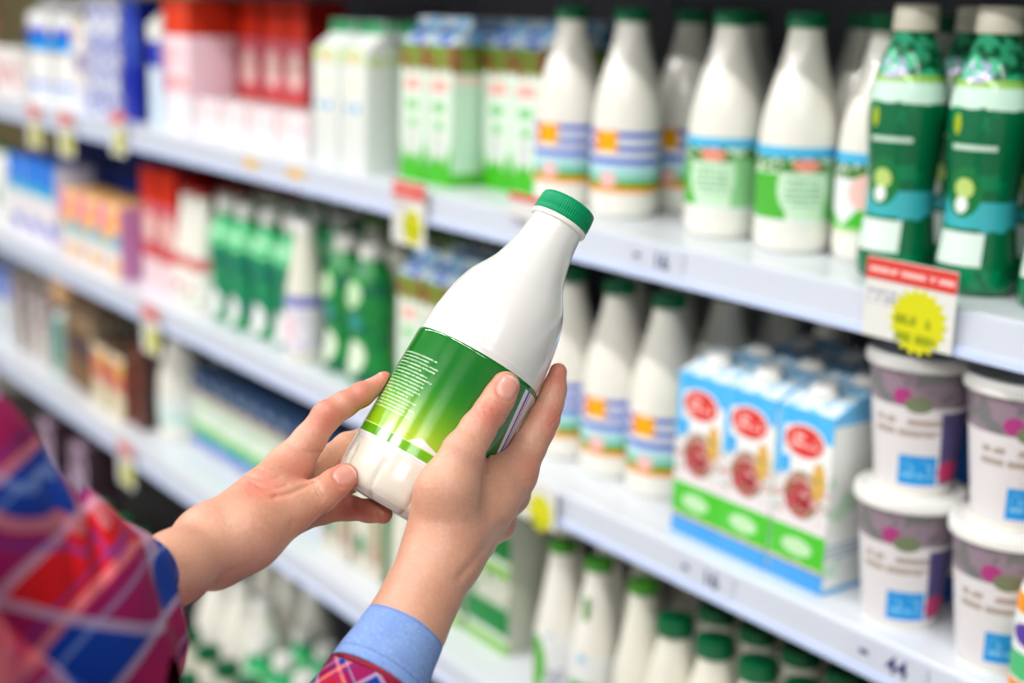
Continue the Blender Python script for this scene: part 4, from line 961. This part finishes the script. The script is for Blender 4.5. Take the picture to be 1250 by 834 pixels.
# ---------------- the rest of the body (beyond the left edge of the picture)
UP = RM.T @ np.array([0, 0, 1.0])
Ls, Rs = np.array([-.40, .05, .50]), np.array([-.245, -.13, .50])
Le, Re = P(0, 775, .70), np.array([-.165, -.337, .85])
mid = (Ls + Rs) / 2 + np.array([-.03, 0, -.04])
neck = mid + UP * .05; head = mid + UP * .24 + np.array([-.05, 0, -.02])
hipc = mid - UP * .46
sidew = (Rs - Ls); sidew = sidew - UP * sidew.dot(UP); sidew /= np.linalg.norm(sidew)
fwdw = np.cross(UP, sidew); fwdw = fwdw if fwdw[2] > 0 else -fwdw
def cc(a, b, ra, rb): return (np.asarray(a, float), np.asarray(b, float), ra, rb)
core = [cc(Ls, mid, .045, .07), cc(Rs, mid, .045, .07), cc(mid, hipc, .095, .10), cc(mid + sidew * .05 - UP * .1, hipc + sidew * .05, .085, .095), cc(mid - sidew * .05 - UP * .1, hipc - sidew * .05, .085, .095),
        cc(mid, neck, .06, .048), cc(neck, head, .046, .05), cc(head, head + UP * .05, .072, .080), cc(head + fwdw * .03 - UP * .02, head + fwdw * .045 - UP * .05, .05, .035),
        cc(head + fwdw * .078, head + fwdw * .098 - UP * .022, .010, .013), cc(head + sidew * .078, head + sidew * .078 - UP * .02, .013, .008), cc(head - sidew * .078, head - sidew * .078 - UP * .02, .013, .008),
        cc(head + fwdw * .068 - UP * .055 + sidew * .015, head + fwdw * .068 - UP * .055 - sidew * .015, .010, .010),
        cc(Ls, Le, .044, .036), cc(Rs, Re, .046, .040), cc(Le, P(96, 744, .80), .036, .022), cc(Re, P(440, 861, .865), .038, .029)]
floor_d = 1.5 + float(RM[2] @ hipc)          # height of the hips above the floor
foot = []
for s_ in (-1, 1):
    hp_ = hipc + sidew * .085 * s_ - UP * .02
    kn = hp_ - UP * (floor_d * .48) + fwdw * .02; an = hp_ - UP * (floor_d - .10)
    core += [cc(hp_, kn, .085, .055), cc(kn, an, .055, .036), cc(an - UP * .03, an - UP * .055 + fwdw * .15, .038, .028)]
    foot.append((hp_, kn, an))
allp = np.array([x for c in core for x in c[:2]])
cf = Field(allp.min(0) - .13, allp.max(0) + .13, .009)
stamp(cf, cf.F, core, .03)
CV, CQ = surface_nets(cf.F, cf.lo, .009)

base_w = c2w(hipc); ROOT = np.array([base_w[0], base_w[1], 0.0])
person = bpy.data.objects.new('person', None); COL.objects.link(person); person.location = ROOT
tag(person, 'person in a red and blue plaid shirt holding a milk bottle in both hands', 'person')

def to_obj(name, parts, mat, attrs=None, parent=person, h_=None):
    Vs, Qs, o_ = [], [], 0
    for V, Q in parts:
        Vs.append(c2w(V) - ROOT); Qs.append(Q[:, ::-1] + o_); o_ += len(V)
    V = np.concatenate(Vs); Q = np.concatenate(Qs)
    me = bpy.data.meshes.new(name)
    me.vertices.add(len(V)); me.vertices.foreach_set('co', V.astype(np.float32).ravel())
    me.loops.add(Q.size); me.loops.foreach_set('vertex_index', Q.astype(np.int32).ravel())
    me.polygons.add(len(Q)); me.polygons.foreach_set('loop_start', np.arange(0, Q.size, 4, dtype=np.int32))
    me.update(calc_edges=True)
    me.polygons.foreach_set('use_smooth', [True] * len(me.polygons))
    if attrs:
        for k, a in attrs.items():
            at = me.attributes.new(k, 'FLOAT', 'POINT'); at.data.foreach_set('value', a.astype(np.float32))
    me.validate()
    o = link(name, me, mat, parent)
    return o

def soft(V, pts_, r):
    a = np.zeros(len(V))
    for p in pts_: a = np.maximum(a, np.exp(-((V - p) ** 2).sum(1) / (r * r)))
    return a
def nailmask(V, nl):
    m = np.zeros(len(V)); t = np.zeros(len(V))
    for (s, a, b, nn, L, W) in nl:
        q = V - s; x, y, z = q @ a, q @ b, q @ nn
        e = np.power(np.abs(x / L) ** 2.6 + np.abs(y / W) ** 2.6, 1 / 2.6)
        on = np.abs(z) < .006
        m = np.maximum(m, np.clip((1.02 - e) / .10, 0, 1) * on); t = np.maximum(t, on * (e < 1) * np.clip((x / L - .72) / .12, 0, 1))
    return m, t
redL = soft(LV, [P(420, 583, .94), P(469, 465, .985), P(468, 628, 1.0), P(440, 482, .97), P(400, 507, .96), P(450, 624, 1.0), P(424, 588, 1.02), P(318, 592, .91), P(355, 588, .94), P(350, 645, .93), P(426, 620, 1.0)], .017)
redR = soft(RV, [P(681, 454, 1.0), P(617, 471, .94), P(676, 514, .99), P(640, 580, .98), P(600, 504, .93), P(633, 603, .99), P(505, 668, .95), P(618, 640, 1.01)], .012)
nmL, ntL = nailmask(LV, LN); nmR, ntR = nailmask(RV, RN)
zc = np.zeros(len(CV))
skin = Mat('skin', 0.42, spec=0.45, sss=0.10)
skin.base(srgb(211, 158, 132))
def attr(m, n):
    a = m.nt.nodes.new('ShaderNodeAttribute'); a.attribute_name = n; return E(m.nt, a.outputs['Fac'])
n1 = skin.noise(38, 4); skin.paint((n1 - 0.42).max(0.0) * 1.6, srgb(192, 130, 106))
n2 = skin.noise(420, 2); skin.paint((n2 - 0.48).max(0.0) * 0.8, srgb(232, 190, 168))
skin.paint(attr(skin, 'red') * 0.65, srgb(205, 104, 90))
skin.paint(attr(skin, 'nail') * 0.75, srgb(226, 166, 152))
skin.paint(attr(skin, 'tip') * 0.6, srgb(238, 214, 200))
fine1 = skin.noise(520, 3); fine2 = skin.noise(1.0, 3, None, (160, 420, 300))
nl_ = attr(skin, 'nail')
skin.bump((fine1 * 0.45 + fine2 * 0.55) * (1.0 - nl_), 0.7, 0.0008)
ro = 0.42 - nl_ * 0.2; skin.nt.links.new(ro.k, skin.b.inputs['Roughness'])
body = to_obj('body', [(LV, LQ), (RV, RQ), (CV, CQ)], skin.done(), {'red': np.concatenate([redL, redR, zc]), 'nail': np.concatenate([nmL, nmR, zc]), 'tip': np.concatenate([ntL, ntR, zc])})

# ---------------- the plaid shirt
def plaid_mat(name, a_cam, b_cam, per=0.052, ph=(0.0, 0.0)):
    m = Mat(name, 0.85, spec=0.2)
    tc = m.nt.nodes.new('ShaderNodeTexCoord')
    def dotc(vc, p0):
        n = m.nt.nodes.new('ShaderNodeVectorMath'); n.operation = 'DOT_PRODUCT'; n.inputs[1].default_value = tuple((RM @ (np.array(vc) / np.linalg.norm(vc))) / per)
        m.nt.links.new(tc.outputs['Object'], n.inputs[0]); return (E(m.nt, n.outputs['Value']) + 50.0 + p0).fract()
    wob = (m.noise(9, 1) - 0.5) * 0.25
    s, t = (dotc(a_cam, ph[0]) + wob).fract(), (dotc(b_cam, ph[1]) + wob).fract()
    m.base(srgb(206, 16, 26))
    bs, bt = (s < 0.50), (t < 0.50)
    m.paint(bs, srgb(146, 18, 86)); m.paint(bt * (1.0 - bs), srgb(150, 18, 80))
    m.paint(bs * bt, srgb(6, 56, 152))
    for q_ in (s, t):
        m.paint(((q_ - 0.53).abs() < 0.035) * 0.50, srgb(176, 184, 220))
        m.paint(((q_ - 0.96).abs() < 0.035) * 0.50, srgb(226, 150, 160))
        m.paint(((q_ - 0.86).abs() < 0.018) * 0.45, srgb(40, 60, 150))
        m.paint(((q_ - 0.12).abs() < 0.018) * 0.35, srgb(150, 180, 230))
    m.paint((m.noise(700, 2) - 0.45).max(0.0) * 0.0, srgb(230, 225, 235))
    m.bump(m.noise(420, 2), 0.25, 0.0006)
    return m.done()
plaid_l = plaid_mat('plaid_flannel', (.72, -.69, 0.1), (.69, .72, -0.1), 0.064, (0.16, 0.42))
plaid_r = plaid_mat('plaid_flannel_right', (.857, .51, 0), (-.51, .857, .2), 0.034, (0.3, 0.1))
plaid_c = plaid_mat('plaid_flannel_cuff', (.84, .53, 0), (-.53, .84, .3), 0.030, (0.25, 0.6))

def cloth(name, lo, hi, h, prims, hollow, folds, mat, k=.02, noise=0.0, extra=None):
    f = Field(lo, hi, h); stamp(f, f.F, prims, k); R = f.F
    p = f.pts(tuple(slice(0, n_) for n_ in f.n)); X, Y = px_of(p)
    for (poly, depth, width) in folds:
        best = np.full(X.shape, 1e9, np.float32)
        for (x0, y0), (x1, y1) in zip(poly, poly[1:]):
            dx, dy = x1 - x0, y1 - y0; t = np.clip(((X - x0) * dx + (Y - y0) * dy) / (dx * dx + dy * dy), 0, 1)
            best = np.minimum(best, (X - x0 - t * dx) ** 2 + (Y - y0 - t * dy) ** 2)
        R += (depth * np.exp(-best / (width * width))).astype(np.float32)
    if noise:
        R += (noise * (np.sin(p[..., 0] * 90 + 3 * np.sin(p[..., 1] * 40)) * np.sin(p[..., 1] * 70 + p[..., 2] * 50 + 1.3))).astype(np.float32)
    H = np.full(R.shape, 1.0, np.float32)
    for (a, b, ra, rb) in hollow: H = np.minimum(H, cone_d(p, a, b, ra, rb))
    R = np.maximum(R, -H)
    if extra is not None: R = extra(p, R)
    V, Q = surface_nets(R, f.lo, h); V = relax(V, Q, 2, .5)
    return to_obj(name, [(V, Q)], mat)

cA, cB = P(187, 696, .850), P(110, 738, .825)           # left cuff axis, from the opening backwards
cdir = (cB - cA) / np.linalg.norm(cB - cA)
def cutL(p, R):
    q = p - cA.astype(np.float32); t = q @ cdir.astype(np.float32); rr = np.sqrt(np.maximum((q * q).sum(-1) - t * t, 0)); return np.maximum(R, np.minimum(-t, .0255 - rr))
sl_prims = [cc(Ls + np.array([0, .0, 0]), P(-150, 618, .62), .062, .066), cc(P(-150, 618, .62), P(6, 765, .69), .067, .070), cc(P(6, 765, .69), P(70, 850, .72), .066, .058),
            cc(P(-60, 650, .66), P(75, 715, .74), .050, .044), cc(P(6, 765, .69), P(120, 722, .77), .060, .036), cc(P(70, 850, .72), P(124, 790, .77), .064, .042), cc(P(120, 722, .77), cA + cdir * .006, .035, .0235), cc(P(124, 790, .77), cA + cdir * .03, .042, .024)]
sleeve_l = cloth('left_sleeve', np.array([-.50, -.24, .40]), np.array([-.17, .12, .88]), .0024, sl_prims,
    [cc(cA + cdir * .004, cA + cdir * .05, .0222, .025)],
    [([(66, 548), (92, 596), (112, 640), (124, 700)], .006, 9), ([(30, 540), (60, 600), (84, 660), (96, 730)], .003, 9),], plaid_l, .016, .0010, cutL)
# rolled cuffs
def cuff(name, A, B, r0, r1, th, mat, wav, seg=120, flat=1.0):
    d = (B - A); Ln = np.linalg.norm(d); d /= Ln
    e1 = np.cross(d, np.array([0, 0, 1.0])); e1 /= np.linalg.norm(e1); e2 = np.cross(d, e1)
    prof = [(r0 - th, .012), (r0 - th, .002), (r0 - th * .6, -.0006), (r0, .0005), (r0 + .0006, .003)]
    prof += [(r0 + (r1 - r0) * t + .0006, t * Ln) for t in np.linspace(.08, 1, 22)]
    prof += [(r1 + .0004, Ln + .0012), (r1 - th * .5, Ln + .0022), (r1 - th, Ln + .0008), (r1 - th, Ln - .008)]
    vs, fs, uv = [], [], []
    for j, (r, z) in enumerate(prof):
        for i in range(seg + 1):
            a = 2 * PI * i / seg; t = z / Ln
            rr = r * (1 + wav * (math.sin(3 * a + 1 + 4 * t) * .5 + math.sin(5 * a - 3 * t) * .3)) + wav * .01 * math.sin(z * 260 + 2 * math.sin(a * 2)) 
            q = A + d * z + (e1 * math.cos(a) + e2 * math.sin(a) * flat) * rr
            vs.append(c2w(q) - ROOT); uv.append((i / seg * 2 * PI * r0, z))
    for j in range(len(prof) - 1):
        for i in range(seg):
            q0 = j * (seg + 1) + i; fs.append((q0, q0 + 1, q0 + seg + 2, q0 + seg + 1))
    me = mesh_from(name, vs, fs); bm = bmesh.new(); bm.from_mesh(me)
    bmesh.ops.recalc_face_normals(bm, faces=bm.faces[:]); bm.to_mesh(me); bm.free()
    l = me.uv_layers.new(name='cuff'); idx = np.empty(len(me.loops), dtype=np.int32); me.loops.foreach_get('vertex_index', idx)
    l.data.foreach_set('uv', np.array(uv, dtype=np.float32)[idx].ravel())
    return link(name, me, mat, person)
cuff('left_cuff', cA - cdir * .002, cA + cdir * .022, .0248, .0275, .0030, plaid_c, .03)
den = Mat('chambray_lining', 0.85, spec=0.15)
uvn = den.nt.nodes.new('ShaderNodeUVMap'); uvn.uv_map = 'cuff'; sp = den.nt.nodes.new('ShaderNodeSeparateXYZ'); den.nt.links.new(uvn.outputs[0], sp.inputs[0])
du, dv = E(den.nt, sp.outputs[0]), E(den.nt, sp.outputs[1])
den.base(srgb(126, 158, 216))
cn = den.noise(1.0, 2, uvn.outputs[0], (1700, 380, 1)); cn2 = den.noise(1.0, 2, uvn.outputs[0], (380, 1700, 1)); cn3 = den.noise(60, 3)
den.paint((cn - 0.42).max(0.0) * 2.2, srgb(170, 196, 236)); den.paint((cn2 - 0.46).max(0.0) * 2.0, srgb(92, 124, 190)); den.paint((cn3 - 0.45).max(0.0) * 1.2, srgb(104, 138, 204))
for vv in (0.0042, 0.0345):
    st = ((dv - vv).abs() < 0.00035) * ((du * 420.0).fract() < 0.62)
    den.paint(st, srgb(58, 88, 160))
hb_ = den.noise(90, 2)
den.bump(cn * 0.25 + cn2 * 0.25 + hb_ * 0.9 - ((dv - 0.0046).abs() < 0.0009) * 0.6 - ((dv - 0.0345).abs() < 0.0009) * 0.5, 0.5, 0.0009)
rA, rB = P(497.5, 763, .895), P(446, 852, .868)
rdir = (rB - rA) / np.linalg.norm(rB - rA)
rA2 = rA + rdir * .040
cuff('right_cuff', rA, rA2, .0256, .0312, .0030, den.done(), .015)
pip = plain('red_piping', srgb(150, 20, 50), 0.8)
cuff('cuff_piping', rA2 + rdir * .0015, rA2 + rdir * .004, .0305, .0305, .003, pip, .015)
cuff('right_sleeve', rA2 + rdir * .003, rA2 + rdir * .13, .0300, .046, .0035, plaid_r, .035)
# shirt body, hair, trousers: outside the frame, coarse
def coarse(name, prims, mat, h=.009, k=.03, cut=None):
    a = np.array([x for c in prims for x in c[:2]]); f = Field(a.min(0) - .14, a.max(0) + .14, h); stamp(f, f.F, prims, k)
    R = f.F
    if cut is not None: R = np.maximum(R, cut(f.pts(tuple(slice(0, n_) for n_ in f.n))))
    V, Q = surface_nets(R, f.lo, h); return to_obj(name, [(V, Q)], mat)
g = .012
coarse('shirt', [cc(Ls + UP * .0, mid, .055, .075), cc(Rs, mid, .055, .075), cc(mid - UP * .02, hipc, .108, .113), cc(mid + sidew * .05 - UP * .1, hipc + sidew * .05, .097, .108), cc(mid - sidew * .05 - UP * .1, hipc - sidew * .05, .097, .108),
    cc(Rs, Re, .058, .054), cc(Re, rA2 + rdir * .12, .052, .044)], plaid_l)
coarse('trousers', [cc(hipc + UP * .02, hipc - UP * .03, .108, .112)] + [cc(a, b, .094, .066) for a, b, c in foot] + [cc(b, c, .066, .052) for a, b, c in foot], plain('blue_jeans', srgb(44, 60, 96), 0.8))
coarse('shoes', [cc(c - UP * .05, c - UP * .062 + fwdw * .155, .046, .036) for a, b, c in foot], plain('brown_shoe', srgb(80, 56, 40), 0.5), .006, .01)
coarse('hair', [cc(head - fwdw * .012 + UP * .02, head - fwdw * .012 + UP * .06, .088, .088), cc(head - fwdw * .05, head - fwdw * .06 - UP * .14, .07, .045)], plain('brown_hair', srgb(70, 46, 32), 0.5), .006, .02,
    lambda p: ((p - (head + fwdw * .035).astype(np.float32)) @ fwdw.astype(np.float32)))
# ------------------------------------------------------------------ camera and world
cam = bpy.data.cameras.new('camera'); co = bpy.data.objects.new('camera', cam); COL.objects.link(co)
cam.sensor_width = 36.0; cam.lens = 1736 / 1250 * 36.0; cam.clip_start = 0.01
right, upv, fwd = RM @ np.array([1, 0, 0]), RM @ np.array([0, 1, 0]), RM @ np.array([0, 0, 1])
Mx = Matrix([[right[i], upv[i], -fwd[i]] for i in range(3)]).to_4x4(); Mx.translation = Vector(CAM)
co.matrix_world = Mx
cam.dof.use_dof = True; cam.dof.focus_distance = 0.968; cam.dof.aperture_fstop = FSTOP; cam.dof.aperture_blades = 0
bpy.context.scene.camera = co
w = bpy.data.worlds.new('world'); bpy.context.scene.world = w; w.use_nodes = True
w.node_tree.nodes['Background'].inputs[0].default_value = (1.0, 0.97, 0.92, 1); w.node_tree.nodes['Background'].inputs[1].default_value = WORLD
sc = bpy.context.scene
sc.view_settings.view_transform = 'Standard'; sc.view_settings.look = 'None'
sc.view_settings.gamma = 1.0; sc.view_settings.use_curve_mapping = False; sc.view_settings.exposure = EXPO
sc.cycles.use_denoising = True; sc.cycles.max_bounces = 8; sc.cycles.caustics_reflective = False; sc.cycles.caustics_refractive = False
sc.cycles.sample_clamp_indirect = 6.0
